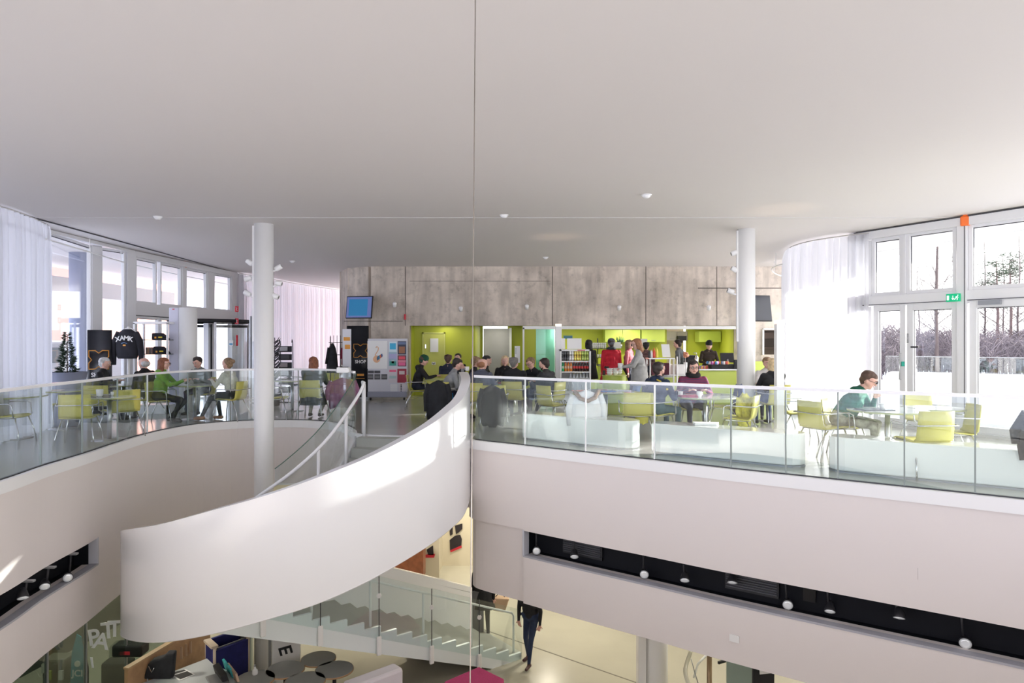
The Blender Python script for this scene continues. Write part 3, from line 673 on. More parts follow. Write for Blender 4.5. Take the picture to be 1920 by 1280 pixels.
def pine(x, y, h, label, seed, low=.55):
    rnd = random.Random(seed); t = thing('pine_tree', label, 'tree', (x,y,-.3)); mb = MB()
    mb.tube([(0,0,0),(.1,0,h*.5),(0,0,h*.95)], [h*.014,h*.011,h*.003], 8)
    nd = MB()
    for i in range(26):
        z0 = h*rnd.uniform(low,.98); a = rnd.uniform(0,2*PI); l = h*.17*(1.25-(z0/h)**2); d = Vector((math.cos(a),math.sin(a),.15)); p = Vector((0,0,z0)); e = p+d*l
        mb.tube([p,e], [h*.003,h*.001], 5)
        for j in range(26):
            c = p+d*l*rnd.uniform(.45,1.1)+Vector((rnd.gauss(0,.09),rnd.gauss(0,.09),rnd.gauss(.02,.03)))*h*.45
            for k in range(5):
                dd = Vector((rnd.gauss(0,1),rnd.gauss(0,1),rnd.gauss(.3,.6))).normalized()*h*.018; s_ = dd.orthogonal().normalized()*h*.0035
                nd.add([c-s_,c+s_,c+dd],[[0,1,2]])
    mb.build('trunk', BARKR, t); nd.build('foliage', NEED, t); return t
bare_tree(X(1757,34),34,9.2,'bare slender tree standing outside the closed glass door',3,1.2)
pine(X(1868,40),40,7.0,'pine with reddish trunk outside, left of a close pair',5); pine(X(1893,42),42,7.3,'pine with reddish trunk outside, right of a close pair',6)
for i, (px, D, h, lab) in enumerate(((1845,46,9,'thin bare tree left of the two pines outside'),(1910,38,8.0,'thin bare tree right of the two pines outside'),(1722,60,9,'faint bare tree far left in the door view'),(1785,58,9.5,'faint bare tree far right in the door view'),(1880,55,9,'bare tree far behind the two pines'),(1935,50,10,'bare tree at the right picture edge beyond the pines'))):
    bare_tree(X(px,D),D,h,lab,20+i,1.3,.7)
for i, (px, D, h, lab) in enumerate(((126,34,6.5,'bare tree in front of the red building'),(190,36,8,'bare tree outside behind the dark banner'),(212,40,8,'bare tree outside right of the dark banner'))):
    bare_tree(X(px,D),D,h,lab,40+i,1.2,.8)
fo = MB(); rnd = random.Random(9)
for i in range(900):
    px = rnd.uniform(1560,2100); D = rnd.uniform(34,52); x = X(px,D); h = rnd.uniform(1.7,2.3)+.25*math.sin(x*.4)
    fo.tube([(x,D,-.3),(x+rnd.uniform(-.2,.2),D,h*.6),(x+rnd.uniform(-.6,.6),D,h)], [.035,.03,.01], 3)
    for j in range(14):
        z = rnd.uniform(.1,h); a = rnd.choice((-1,1))*rnd.uniform(.2,.7); fo.tube([(x,D,z),(x+a,D+rnd.uniform(-.5,.5),z+rnd.uniform(.1,.6))], [.022,.008], 3)
o_ = fo.build('distant_forest', mat('forest_brown', (.16,.13,.14), .9)); tag(o_, 'line of distant bare brownish forest beyond the snow field', 'forest'); o_['kind'] = 'stuff'
# ------------------------------------------------------------ chairs and tables
def make_chair(label, shell=CHAIRL):
    t = thing('armchair', label, 'chair', (0,0,0), 0, None)
    W_ = .235
    def shellrows(prof, w0, w1, curve, th=.012):
        rings = []
        for i, (y, z) in enumerate(prof):
            f = i/(len(prof)-1); w_ = w0+(w1-w0)*f; rings.append([(x*w_, y + curve*(abs(x)**2)*f, z + (.015*(abs(x)**2))*(1-f)) for x in (-1,-.75,-.4,0,.4,.75,1)])
        return rings
    s = MB(); s.rings(shellrows([(.24,.435),(.2,.455),(.05,.450),(-.1,.440),(-.17,.445)], W_, W_, 0), False, False); s.build('seat', shell, t, solid=.014)
    s = MB(); s.rings(shellrows([(-.155,.44),(-.20,.475),(-.225,.56),(-.25,.68),(-.275,.82)], W_, W_*.93, .05), False, False); s.build('backrest', shell, t, solid=.014)
    for sx in (-1,1):
        for fy, ty in ((.21,.30),(-.12,-.28)):
            MB().tube([(sx*.20,fy,.43),(sx*.25,(fy*.3+ty*.7),.2),(sx*.28,ty,.0)], .0105, 7).build('leg', CHROME, t)
        MB().tube([(sx*.235,.20,.43),(sx*.285,.22,.46),(sx*.292,.20,.64),(sx*.292,.15,.665),(sx*.292,-.12,.655),(sx*.24,-.27,.65)], .0095, 7).build('armrest', CHROME, t)
    f = MB(); f.tube([(-.24,-.27,.65),(-.15,-.255,.65),(.15,-.255,.65),(.24,-.27,.65)], .009, 6); f.tube([(-.20,.21,.43),(-.20,-.14,.425),(.20,-.14,.425),(.20,.21,.43)], .010, 6, closed=True); f.build('frame', CHROME, t)
    return t
chair0 = make_chair('')
first_c = [True]
def chair(px, D, rot, label, shell=None, x=None, z=0):
    if first_c[0]: c = chair0; first_c[0] = False
    else: c = copy_tree(chair0)
    c.location = (X(px,D) if x is None else x, D, z); c.rotation_euler.z = R(rot); c['label'] = label; c['group'] = 'lime chairs at the cafe tables'
    return c
CH = [
 (14,11.0,-80,'lime chair at the left edge of the photo, seen side-on, facing right'),
 (97,13.2,175,'lime chair facing the camera across the big round table at far left'),
 (148,10.9,18,'big lime chair seen from behind, left of the small cup table'),
 (228,11.9,50,'lime chair tucked at the right of the small cup table'),
 (188,13.1,10,'lime chair seen from behind in front of the white-haired man'),
 (196,14.9,-115,'chair under the white-haired man in black'),
 (268,14.6,80,'chair under the bald bearded man in black'),
 (303,13.9,-78,'lime chair under the woman in the green hoodie'),
 (378,15.9,180,'chair under the dark-haired man in the striped shirt'),
 (432,14.3,82,'chair under the woman in the cream sweater'),
 (516,14.6,-85,'lime chair just right of the left column, facing right'),
 (592,14.9,-4,'lime chair seen from behind under the long-haired person in a dark coat'),
 (640,15.2,20,'chair with a purple coat over it beside the stair head'),
 (618,21.5,165,'small lime chair far behind the person in the dark coat'),
 (790,16.9,-80,'chair under the man in the green beanie'),
 (838,17.6,0,'chair under the man in the navy jacket'),
 (856,14.6,-72,'chair under the man in the grey sweatshirt'),
 (828,14.2,-10,'chair hidden under the black coat, behind the white stair parapet'),
 (903,13.9,-25,'chair under the balding man in the checked shirt'),
 (912,16.6,-150,'chair under the dark-haired person behind the checked shirt'),
 (947,16.9,178,'chair under the smiling blonde woman'),
 (966,14.5,4,'chair under the grey-haired person in black'),
 (990,15.9,110,'chair under the woman with glasses looking down'),
 (1018,14.1,45,'chair under the dark bearded man in black'),
 (1036,13.0,-55,'empty lime chair at the foot of the slim lamp post'),
 (1094,11.3,4,'chair under the white fur-collared coat'),
 (1194,11.3,-8,'lime chair seen from behind below the woman holding a cup'),
 (1236,11.3,-62,'chair under the bearded man in the blue and black jacket'),
 (1297,12.5,180,'chair under the smiling woman with glasses'),
 (1357,12.6,80,'chair with a navy coat over it, left of the big column'),
 (1390,10.7,60,'empty lime chair in front of the big column'),
 (1432,15.0,175,'chair under the person in white behind the lamp post'),
 (1450,13.3,5,'chair under the blonde person in the black jacket'),
 (1492,11.6,-100,'pale lime chair just right of the slim lamp post'),
 (1540,9.65,-70,'lime chair nearest the glass, left of the man in green'),
 (1606,9.9,-110,'chair under the man in the green jacket'),
 (1733,8.35,3,'bright lime chair seen from behind near the right glass doors'),
 (1735,10.5,178,'lime chair facing the camera beyond the right table'),
 (1790,9.1,78,'lime chair turned side-on by the right door post, facing left'),
]
for px, D, rot, lab in CH: chair(px, D, rot, lab)
t = copy_tree(chair0); t.location = (X(556,19.0),19.0,0); t.rotation_euler.z = R(-60); t['label'] = 'black-backed chair far left of the magazine racks, beyond the dark coat'; t['group'] = 'lime chairs at the cafe tables'
for ch in t.children:
    if ch.name.startswith(('seat','backrest')): ch.data = ch.data.copy(); ch.data.materials.clear(); ch.data.materials.append(BLACK)
TOPM = mat('table_top_white', (.62,.63,.60), .12, coat=.3); EDGE = mat('table_edge', (.42,.45,.22), .5)
def table(px, D, r, label, h=.73, top=None, z=0, pole=STEEL, group='round cafe tables'):
    t = thing('round_table', label, 'table', (X(px,D),D,z), 0, group)
    MB().lathe([(r-.004,h-.004),(r-.004,h)], n=48).build('table_top', top or TOPM, t); MB().lathe([(r,h-.026),(r,h-.004)], n=48).build('edge', EDGE, t)
    MB().lathe([(.035,.02),(.035,h-.026)], n=20).build('pole', pole, t); MB().lathe([(.3*r/.45,0),(.3*r/.45,.008),(.05,.02)], n=36).build('base', pole, t); return t
table(8,11.6,.62,'big round table at the left edge of the photo')
table(118,12.9,.36,'round table with pale papers, by the far left curtain')
table(205,11.45,.40,'small round table with a white cup, left group')
table(232,14.6,.42,'round table between the two older men in black')
table(365,14.5,.40,'round table between the green hoodie and cream sweater women')
table(548,16.2,.40,'round table in front of the person in the dark coat')
table(828,16.9,.42,'lime-topped table between the beanie man and the navy jacket', top=LIMEL)
table(938,15.3,.48,'round table shared by the crowded middle group')
table(1136,12.7,.55,'round table with blue papers behind the white coat')
table(1322,11.5,.52,'round table with cups in front of the couple')
table(1444,14.2,.38,'round table between the two people behind the lamp post')
table(1664,9.25,.50,'round table in front of the man in the green jacket')
table(1752,9.5,.38,'small round white table by the right glass doors')
# curved low benches along the glass
BEN = mat('bench_gloss', (.86,.89,.88), .08, coat=.6)
def bench(px0, px1, label, d0=.55, d1=1.0, h=.42):
    a = loop_px(px0); b = loop_px(px1) if px1 < 1900 else Vector((6.3,6.4))
    p = rng(a, b); L_ = offs(p, d0); Q = offs(p, d1); n_ = len(p)
    poly = [(q.x,q.y,.02) for q in L_]; e = L_[-1]; f = Q[-1]; c = (e+f)/2; rr = (f-e)/2; tt = Vector((rr.y,-rr.x))
    poly += [((c-rr*math.cos(u)+tt*math.sin(u)).x, (c-rr*math.cos(u)+tt*math.sin(u)).y, .02) for u in (.5,1.0,PI/2,2.1,2.6)]
    poly += [(q.x,q.y,.02) for q in reversed(Q)]; e = Q[0]; f = L_[0]; c = (e+f)/2; rr = (f-e)/2; tt = Vector((rr.y,-rr.x))
    poly += [((c-rr*math.cos(u)+tt*math.sin(u)).x, (c-rr*math.cos(u)+tt*math.sin(u)).y, .02) for u in (.5,1.0,PI/2,2.1,2.6)]
    t = thing('curved_bench', label, 'bench', (0,0,0)); MB().ext(poly, (0,0,h)).build('seat_block', BEN, t, bevel=.02)
    MB().ext([(Vector(q[:2]).x,q[1],0) for q in [tuple(v) for v in poly]], (0,0,.02)).build('plinth', GREYM, t); return t
bench(950,1120,'low curved glossy white bench behind the glass near the stair parapet')
bench(1215,1440,'low curved glossy white bench behind the middle of the right glass')
bench(1575,2000,'low curved glossy white bench behind the glass in front of the right doors')
# ------------------------------------------------------------ small table items
def cup(px, D, label, z=.732, s=1, x=None, grp='white cups on the cafe tables', y=None):
    t = thing('cup', label, 'cup', (X(px,D),D,z), random.uniform(0,6), grp)
    MB().lathe([(.02*s,0),(.032*s,.01*s),(.038*s,.08*s),(.034*s,.08*s),(.028*s,.015*s)], n=20).build('bowl', CUPW, t)
    MB().tube([(.036*s,0,.065*s),(.06*s,0,.06*s),(.06*s,0,.03*s),(.034*s,0,.02*s)], .005*s, 6).build('handle', CUPW, t); return t
cup(187,11.4,'white cup standing on the small left table',s=1.5); cup(211,11.6,'white sugar bowl at the right of the small left table', s=.8)
cup(1276,11.4,'white cup on the couple\'s table, by the bearded man', s=1.1); cup(1311,11.3,'white cup on the couple\'s table, by the woman', s=1.2)
cup(923,15.2,'white cup on the crowded middle table', s=1.3); cup(1655,9.15,'white cup on the right table by the man in green', s=1.1)
t = MB().box((X(1640,9.2),9.2,.737),(.42,.26,.012),.1).build('laptop_tray', mat('dark_tray', (.06,.07,.08), .3)); tag(t, 'flat dark tray on the table before the man in green', 'tray')
t = MB().box((X(1291,11.35),11.35,.745),(.34,.2,.03),.2).build('folded_scarf', mat('red_blue_cloth', (.35,.06,.10), .8, noise=.6, scale=30)); tag(t, 'folded red and blue cloth on the couple\'s table', 'cloth')
for px, D, c, lab, rz in ((1140,12.6,(.05,.15,.5),'blue printed paper on the table behind the white coat',.3),(1170,12.7,(.7,.75,.8),'pale paper at the right end of the table behind the white coat',-.2),(103,12.9,(.8,.65,.6),'pale pinkish paper on the far left table',.2),(345,14.4,(.8,.8,.8),'white paper in front of the green hoodie woman',.1),(409,14.4,(.75,.78,.9),'white box of papers by the cream sweater woman',.0),(945,15.1,(.7,.15,.12),'red folder on the crowded middle table',.1),(1086,12.7,(.75,.3,.2),'small orange flyer at the left of the blue papers',.1)):
    t = MB().box((X(px,D),D,.735),(.26,.19,.006),rz).build('paper_sheet', mat('paper_%d' % px, c, .7)); tag(t, lab, 'paper')
t = MB().ext([(X(1300,9.95),9.85,.442),(X(1300,9.95)+.30,9.80,.442),(X(1300,9.95)+.38,9.98,.442),(X(1300,9.95)+.02,10.05,.442)],(0,0,.03)).build('newspaper', PAPER); tag(t, 'folded white newspaper lying on the middle bench', 'newspaper')
# coats over chairs
def coat(loc, rz, label, m, w=.46, zt=.88, zb=.25, col=None, fur=None, jag=.1, name='coat'):
    t = thing(name, label, 'coat', loc, rz); rings = []; N = 20; rnd = random.Random(label)
    zs = [zt, zt-.04, zt-.15, (zt+zb)/2+.1, (zt+zb)/2-.1, zb+.08, zb]
    for k, z in enumerate(zs):
        f = [ .55,.85,.98,1.05,1.08,1.1,1.0][k]; rr = []
        for j in range(N):
            a = 2*PI*j/N; q = 1+.10*math.sin(a*5+k*.4)*(k > 1)
            dz = -rnd.uniform(0,jag) if k == len(zs)-1 else 0
            rr.append((w/2*f*q*math.cos(a), -.25-.02+.085*f*q*math.sin(a), z+dz+(-.05*abs(math.cos(a)) if k < 2 else 0)))
        rings.append(rr)
    MB().rings(rings).build('body', m, t)
    for s_ in (-1,1): MB().tube([(s_*w*.42,-.27,zt-.08),(s_*w*.58,-.28,zt-.3),(s_*w*.55,-.30,zb+.1)], [.06,.055,.045], 10).build('sleeve', m, t)
    if fur: MB().tube([(-.2,-.30,zt-.02),(-.12,-.38,zt-.13),(0,-.40,zt-.17),(.12,-.38,zt-.12),(.2,-.30,zt)], .035, 8).build('fur_collar', fur, t)
    return t
BC = mat('black_coat', (.02,.021,.026), .85, noise=.3, scale=9, bump=.4)
coat((X(828,14.2),14.2,0), R(-10), 'long black coat hanging over a chair behind the stair parapet', BC, .44, .86, .12)
t = MB().tube([(X(850,14.2),13.95,.60),(X(853,14.2),13.93,.3),(X(857,14.2),13.95,.02)], .012, 6, flat=.5).build('blue_strap', mat('blue_strap_m', (.0,.25,.65), .5)); tag(t, 'bright blue strap hanging beside the long black coat', 'strap')
coat((X(921,13.1),13.1,0), R(5), 'dark coat hanging low behind the first glass panel by the stair parapet', BC, .40, .84, .14, jag=.12)
chair(925,13.15,5,'chair hidden under the dark coat at the crowded table')
coat((X(1094,11.3),11.3,0), R(4), 'white winter coat with brown fur collar over a chair', mat('white_coat', (.82,.82,.84), .8, noise=.06, bump=.4), .5, .87, .2, fur=mat('brown_fur', (.30,.20,.13), .95, noise=.4, scale=40, bump=1))
coat((X(1357,12.6),12.6,0), R(80), 'navy blue padded coat over the chair left of the big column', mat('navy_coat', (.03,.05,.13), .7, bump=.4), .46, .88, .3)
coat((X(640,15.2),15.2,0), R(20), 'purple winter coat over the chair beside the stair head', mat('purple_coat', (.30,.12,.22), .7, noise=.2, bump=.4), .56, .86, .28)
coat((X(1209,11.5),11.55,0), R(-20), 'bright yellow jacket hung beside the bearded man', mat('yellow_jacket', (.75,.68,.08), .7, bump=.3), .2, .80, .38)
coat((X(1381,10.95),11.1,0), R(20), 'yellow striped scarf over the chair before the big column', mat('yellow_scarf', (.70,.66,.12), .8, noise=.4, scale=14), .2, .84, .35)
coat((6.05,7.35,0), R(-60), 'dark jacket at the right picture edge beside the bench', mat('dark_jacket', (.03,.033,.045), .85), .75, .95, .42, name='jacket')
# ------------------------------------------------------------ left side objects
def banner(px, D, label, rz=0, w=.85, h=2.05, a=.33, ts=.15, ox=0):
    t = thing('roll_up_banner', label, 'banner', (X(px,D),D,0), rz); bm_ = mat('banner_black', (.012,.013,.018), .3)
    # slightly rolled panel standing on its foot
    n_ = 10; rows = [[((k/n_-.5)*w, .03*math.sin(k/n_*PI*2), z) for k in range(n_+1)] for z in (.04, h)]
    MB().rings(rows, False, False).build('panel', bm_, t, solid=.006)
    MB().box((0,0,.03),(w,.14,.05)).build('foot', GREYM, t)
    c = h*.66; k = a*.36; y = -.045
    pts = [(-a,c+a),(-k,c+a),(0,c+a*.72),(k,c+a),(a,c+a),(a,c+k),(a*.72,c),(a,c-k),(a,c-a),(k,c-a),(0,c-a*.72),(-k,c-a),(-a,c-a),(-a,c-k),(-a*.72,c),(-a,c+k)]
    MB().tube([(x,y,z) for x, z in pts], .022, 4, closed=True, flat=.5).build('logo_outline', ORANGE, t).location.x = ox
    text('SHOP', ts, (ox,y,c-a-.13), FACECAM, PAPER, t, squash=.95); MB().box((ox,y,c-a-.50),(.20,.004,.06)).build('orange_print', ORANGE, t); MB().box((ox,y,c-a-.60),(.24,.004,.014)).build('underline', ORANGE, t)
    return t
banner(187,14.8,'black banner with orange outlined logo behind the white-haired man', R(8), .50, 1.9, .20, .13)
banner(671,19.6,'black banner reading SHOP with orange logo beside the poster board', R(4), .62, 2.1, .19, .13, .08)
t = thing('glass_sign', 'clear acrylic panel with small orange print in front of the SHOP banner', 'sign', (X(652,19.2),19.1,0)); MB().box((0,0,1.0),(.24,.01,2.0)).build('panel', mat('frosted_panel', (.75,.75,.80), .3), t); MB().box((0,-.01,1.72),(.18,.004,.10)).build('orange_print', ORANGE, t); MB().box((.02,-.01,1.5),(.15,.004,.12)).build('orange_print', ORANGE, t)
# hanging sweatshirt on a stand
t = thing('sweatshirt', 'black college sweatshirt with XAMK lettering hung on a stand by the entrance', 'sweatshirt', (X(239,14.9),14.9,0)); BK = mat('black_cotton', (.018,.018,.026), .9, noise=.2, bump=.3)
zt = Z(617,14.9); s = MB(); rings = []
for z, wx, wy in ((zt,.08,.06),(zt-.04,.14,.08),(zt-.10,.22,.10),(zt-.25,.245,.12),(zt-.45,.24,.12),(zt-.60,.225,.11),(zt-.64,.20,.10)): rings.append([(wx*math.cos(2*PI*k/24), wy*math.sin(2*PI*k/24), z) for k in range(24)])
s.rings(rings).build('torso', BK, t)
for sx in (-1,1): MB().tube([(sx*.17,0,zt-.08),(sx*.26,0,zt-.25),(sx*.30,0,zt-.5),(sx*.29,0,zt-.78)], [.075,.07,.058,.04], 12).build('sleeve', BK, t)
for i, chh in enumerate('XAMK'): text(chh, .145, (-.14+i*.094,-.128,zt-.22+.03*(1-abs(i-1.5)/1.5)), (R(90),R((1.5-i)*-9),0), PAPER, t, depth=.004)
MB().tube([(-.06,-.13,zt-.31),(0,-.13,zt-.29),(.06,-.13,zt-.31)], .008, 5).build('arc_print', mat('blue_print', (.15,.3,.6), .5), t); MB().box((0,-.125,zt-.35),(.06,.004,.03)).build('orange_print', ORANGE, t)
t2 = thing('garment_stand', 'white stand holding up the black sweatshirt', 'stand', (X(239,14.9),14.95,0)); MB().tube([(0,0,.0),(0,0,zt+.06)], .03, 10).build('pole', COLW, t2); MB().lathe([(.22,0),(.22,.015),(.03,.03)], n=24).build('base', COLW, t2); MB().tube([(-.14,0,zt-.02),(0,0,zt+.04),(.14,0,zt-.02)], .012, 6).build('hanger', COLW, t2)
# glass display cabinet with caps and books
D = 15.6; x0, x1 = X(252,D), X(314,D); t = thing('display_cabinet', 'tall white framed display cabinet with shop goods behind the bald man', 'cabinet', ((x0+x1)/2,D,0)); w_ = (x1-x0)
f = MB(); zt = Z(605,D)
for sx in (-1,1):
    for sy in (0,.4): f.box((sx*w_/2,sy,zt/2),(.04,.04,zt))
f.box((0,.2,zt),(w_+.04,.44,.05)); f.box((0,.2,.1),(w_+.04,.44,.2)); f.build('frame', TRIMW, t)
for z in (Z(637,D),Z(664,D),.6): MB().box((0,.2,z),(w_,.4,.015)).build('shelf', mat('shelf_glass_edge', (.10,.12,.12), .2), t)
for px, py, lab, wd, h_ in ((296,637,'folded black cap with yellow print on the upper cabinet shelf',.36,.15),(298,664,'folded black shirt on the lower cabinet shelf, right side',.34,.17)):
    o = thing('folded_garment', lab, 'clothing', (X(px,D),D+.15,Z(py,D)+.008)); MB().ext([(-wd/2,-.1,0),(wd/2,-.1,0),(wd/2-.06,-.1,h_*.4),(wd/2-.16,-.1,h_),(-wd/2+.01,-.1,h_)],(0,.2,0)).build('cloth', BK, o, bevel=.02)
    MB().box((.03,-.105,h_*.35),(.09,.004,.03),0).build('yellow_print', mat('yellow_print', (.8,.65,.05), .5), o); MB().box((-.08,-.105,h_*.3),(.04,.004,.04),0).build('orange_print', ORANGE, o)
for i in range(4):
    o = MB().box((X(272+i*3.4,D),D+.12,Z(664,D)+.008+.075),(.032,.14,.15)).build('book', mat('book_%d' % i, ((.14,.10,.08),(.3,.16,.08),(.12,.1,.09),(.22,.14,.12))[i], .5)); tag(o, '%s dark book from the left in the row on the lower cabinet shelf' % ORD(i), 'book', 'books in the display cabinet')
# security gate box column
t = thing('entrance_pillar', 'thick round white pillar with flat casing in the entrance', 'column', (X(343,16),16,0)); MB().lathe([(.20,0),(.20,Z(577,16))], (.12,0,0), 32).build('shaft', COLW, t); MB().box((-.16,-.02,Z(577,16)/2),(.22,.2,Z(577,16))).build('casing', mat('pale_lilac_panel', (.60,.60,.72), .4), t, bevel=.01); MB().box((-.16,-.125,Z(580,16)),(.05,.004,.02)).build('red_mark', REDS, t)
for py, lab in ((579,'upper red fire-equipment sign on the white post'),(602,'lower red fire-equipment sign on the white post')):
    t = thing('fire_sign', lab, 'sign', (X(444,20),20,Z(py,20))); MB().box((0,0,0),(.10,.02,.17)).build('plate', REDS, t); MB().tube([(-.02,-.013,.04),(.01,-.013,.02),(-.01,-.013,-.03),(.02,-.013,-.05)], .008, 5).build('pictogram', PAPER, t)
t = MB().tube([(X(443,20),20.05,Z(648,20)),(X(443,20),20.05,Z(628,20))], .03, 10).build('fire_extinguisher', REDS); tag(t, 'slim red fire extinguisher on the white post by the curtain', 'extinguisher')
t = thing('wall_post', 'grey metal cabinet panel standing against the curtain beside the left column', 'panel', (X(470,20),20.2,0)); MB().box((0,0,Z(592,20)/2),(.20,.08,Z(592,20))).build('panel', STEEL, t); MB().box((-.05,-.05,Z(592,20)/2),(.02,.02,Z(592,20))).build('gap', BLACK, t)
t = thing('notice_holder', 'small notice sticker on the white post beside the revolving door', 'notice', (X(436,19.5),19.4,Z(643,19.5))); MB().box((0,0,0),(.12,.01,.16)).build('sheet', PAPER, t); MB().box((0,-.008,-.03),(.09,.004,.05)).build('blue_print', mat('blue_print2', (.1,.35,.6), .5), t)
# planter + spruce
t = thing('potted_spruce', 'small spruce in a grey-blue tub beyond the left windows', 'potted plant', (X(126,13.4),13.4,0)); MB().lathe([(.24,0),(.34,Z(697,13.4)),(.30,Z(697,13.4)),(.28,.6)], n=28).build('tub', mat('tub_grey', (.22,.24,.32), .6), t)
nd = MB(); rnd = random.Random(3)
for i in range(1500):
    f = rnd.random()**.6; z = .9+.95*(1-f)*1.0; r = .04+.22*f*(.75+.25*math.sin(z*30)); a = rnd.uniform(0,2*PI); c = Vector((r*math.cos(a)*rnd.uniform(.3,1),r*math.sin(a)*rnd.uniform(.3,1),z)); d = Vector((math.cos(a),math.sin(a),rnd.uniform(-.3,.5)))*.06; s_ = d.orthogonal().normalized()*.012
    nd.add([c-s_,c+s_,c+d],[[0,1,2]])
nd.build('foliage', SPRUCE, t); MB().tube([(0,0,.5),(0,0,1.8)], [.02,.006], 6).build('trunk', BARK, t)
# magazine racks and plant, coat stand
def rack(px, D, label):
    t = thing('magazine_rack', label, 'rack', (X(px,D),D,0)); f = MB()
    for sx in (-1,1): f.tube([(sx*.17,.12,0),(sx*.17,.05,1.62),(sx*.17,.0,1.7),(sx*.17,-.03,1.62)], .011, 6)
    f.tube([(-.25,-.15,.01),(.25,-.15,.01)], .012, 6); f.tube([(-.17,.1,.05),(-.2,-.2,.01)], .01, 6); f.tube([(.17,.1,.05),(.2,-.2,.01)], .01, 6); f.build('frame', BLACK, t)
    for i in range(6):
        z = 1.45-i*.22; m = MB(); m.box((0,-.05,z),(.36,.012,.15),0); m.box((0,-.09,z-.08),(.36,.09,.012)); m.build('tray', BLACK, t); MB().box((random.uniform(-.05,.05),-.07,z+.0),(.22,.015,.11)).build('magazines', mat('magazine_grey_%d' % (i%3), ((.4,.4,.42),(.06,.06,.07),(.3,.26,.27))[i%3], .5), t)
    return t
rack(536,18.6,'black wire magazine rack behind the left column against the curtain')
t = thing('feather_plant', 'dark spiky dried plant standing just right of the left column', 'plant', (X(515,17.6),17.6,0)); m = MB(); rnd = random.Random(5)
for i in range(60):
    z = rnd.uniform(.6,1.65); a = rnd.choice((-1,1)); m.tube([(0,0,z),(a*.06,rnd.uniform(-.05,.05),z+.05),(a*.13,rnd.uniform(-.1,.1),z+.14)], [.012,.016,.004], 4)
m.tube([(0,0,0),(0,0,1.75)], .012, 6); m.build('leaves', mat('dark_leaves', (.06,.06,.07), .7), t); MB().lathe([(.12,0),(.15,.3),(.13,.3)], n=16).build('pot', BLACK, t)
t = thing('coat_stand', 'black wire coat stand with coats in front of the white curtain', 'coat stand', (X(632,20.5),20.5,0)); f = MB()
for x in (-.2,-.1,0,.1,.2,.33,.42): f.tube([(x,0,.9 if abs(x) < .3 else 0),(x,0,1.83)], .008, 5)
for z in (1.62,1.25,.9): f.tube([(-.25,0,z),(.45,0,z)], .01, 5)
f.tube([(-.2,0,0),(-.2,0,1.8)], .015, 6); f.tube([(-.2,-.25,.01),(-.2,.25,.01)], .015, 6); f.tube([(.42,-.25,.01),(.42,.25,.01)], .015, 6); f.build('frame', BLACK, t)
def hung(px, D, zt, zb, w, label, m):
    t = thing('hanging_coat', label, 'coat', (X(px,D),D,0)); rings = []
    for f, k in ((0,.12),(.06,.35),(.18,.6),(.5,.85),(.9,1.0),(1,.95)): z = zt+(zb-zt)*f; rings.append([(w/2*k*math.cos(2*PI*j/18)*(1+.08*math.sin(j*2.1)), .10*k*math.sin(2*PI*j/18), z) for j in range(18)])
    MB().rings(rings).build('body', m, t); MB().tube([(-w*.25,-.03,zt-.15*(zt-zb)),(-w*.5,-.04,zt-.7*(zt-zb))], [.05,.04], 8).build('sleeve', m, t); return t
hung(623,20.2,1.60,.72,.34,'dark grey coat hanging on the wire coat stand', BC); hung(645,20.4,1.55,.95,.14,'dark red garment at the right of the wire coat stand', mat('dark_red_cloth', (.3,.02,.05), .8))
# poster board
D = 19.3; t = thing('poster_board', 'grey wheeled notice board covered with posters', 'notice board', (X(727,D),D,0)); W2 = (X(764,D)-X(690,D))/2; PB = mat('board_grey', (.68,.68,.74), .5)
MB().box((0,0,.98),(2*W2,.06,1.50)).build('panel', PB, t, bevel=.008); MB().box((0,-.02,.16),(2*W2,.16,.16)).build('base', mat('board_base', (.33,.34,.42), .5), t, bevel=.02)
for sx in (-1,1): MB().lathe([(.035,-.02),(.035,.02)], (sx*W2*.85,-.05,.035), 12, M=Matrix.Rotation(R(90),4,'Y')).build('castor', BLACK, t)
def poster(px, py, wp, hp_, col, lab, extra=None):
    z = Z(py,D); o = thing('poster', lab, 'poster', (X(px,D),D-.036,z)); w_ = wp/1280*D; h_ = hp_/1280*D; MB().box((0,0,0),(w_,.006,h_)).build('sheet', mat('poster_%d_%d' % (px,py), col, .5), o)
    if extra: extra(o, w_, h_)
    return o
def swan(o, w_, h_):
    om = mat('swan_orange', (.85,.50,.30), .5); MB().tube([(-.05,-.006,-.12),(-.06,-.006,.0),(.02,-.006,.12),(.03,-.006,.2),(-.01,-.006,.24),(-.04,-.006,.2)], .012, 6, flat=.4).build('neck_print', om, o)
    MB().lathe([(.10,-.002),(.10,.002)], (-.02,-.006,-.12), 20, M=Matrix.Rotation(R(90),4,'X')).build('body_print', om, o)
    for i, c in enumerate(((.05,.15,.3),(.1,.35,.55),(.8,.2,.1),(.05,.12,.3))): MB().ext([(.0+i*.04,-.010,-.17+i*.03),(.05+i*.035,-.010,-.12+i*.03),(.03+i*.035,-.010,-.02+i*.02),(-.02+i*.04,-.010,-.08+i*.03)],(0,.003,0)).build('feather_print', mat('feather_%d' % i, c, .5), o)
def bars(cols):
    def f(o, w_, h_):
        for i, (c, a, b, k) in enumerate(cols): MB().box((0,-.006,h_*(a-.5)),(w_*k,.004,h_*b)).build('print', mat('print_%s' % '_'.join('%d' % int(v*99) for v in c), c, .5), o)
    return f
poster(708,665,37,52,(.88,.88,.88),'large white poster with an orange swan drawing', swan)
poster(737,650,14,19,(.70,.85,.92),'small pale poster with a bright blue block', bars([((.05,.45,.75),.55,.6,.8)]))
poster(737,673,15,26,(.35,.50,.62),'bluish purple and green poster on the board', bars([((.05,.35,.28),.2,.3,.8),((.45,.45,.7),.7,.35,1),((.9,.9,.9),.3,.2,.3)]))
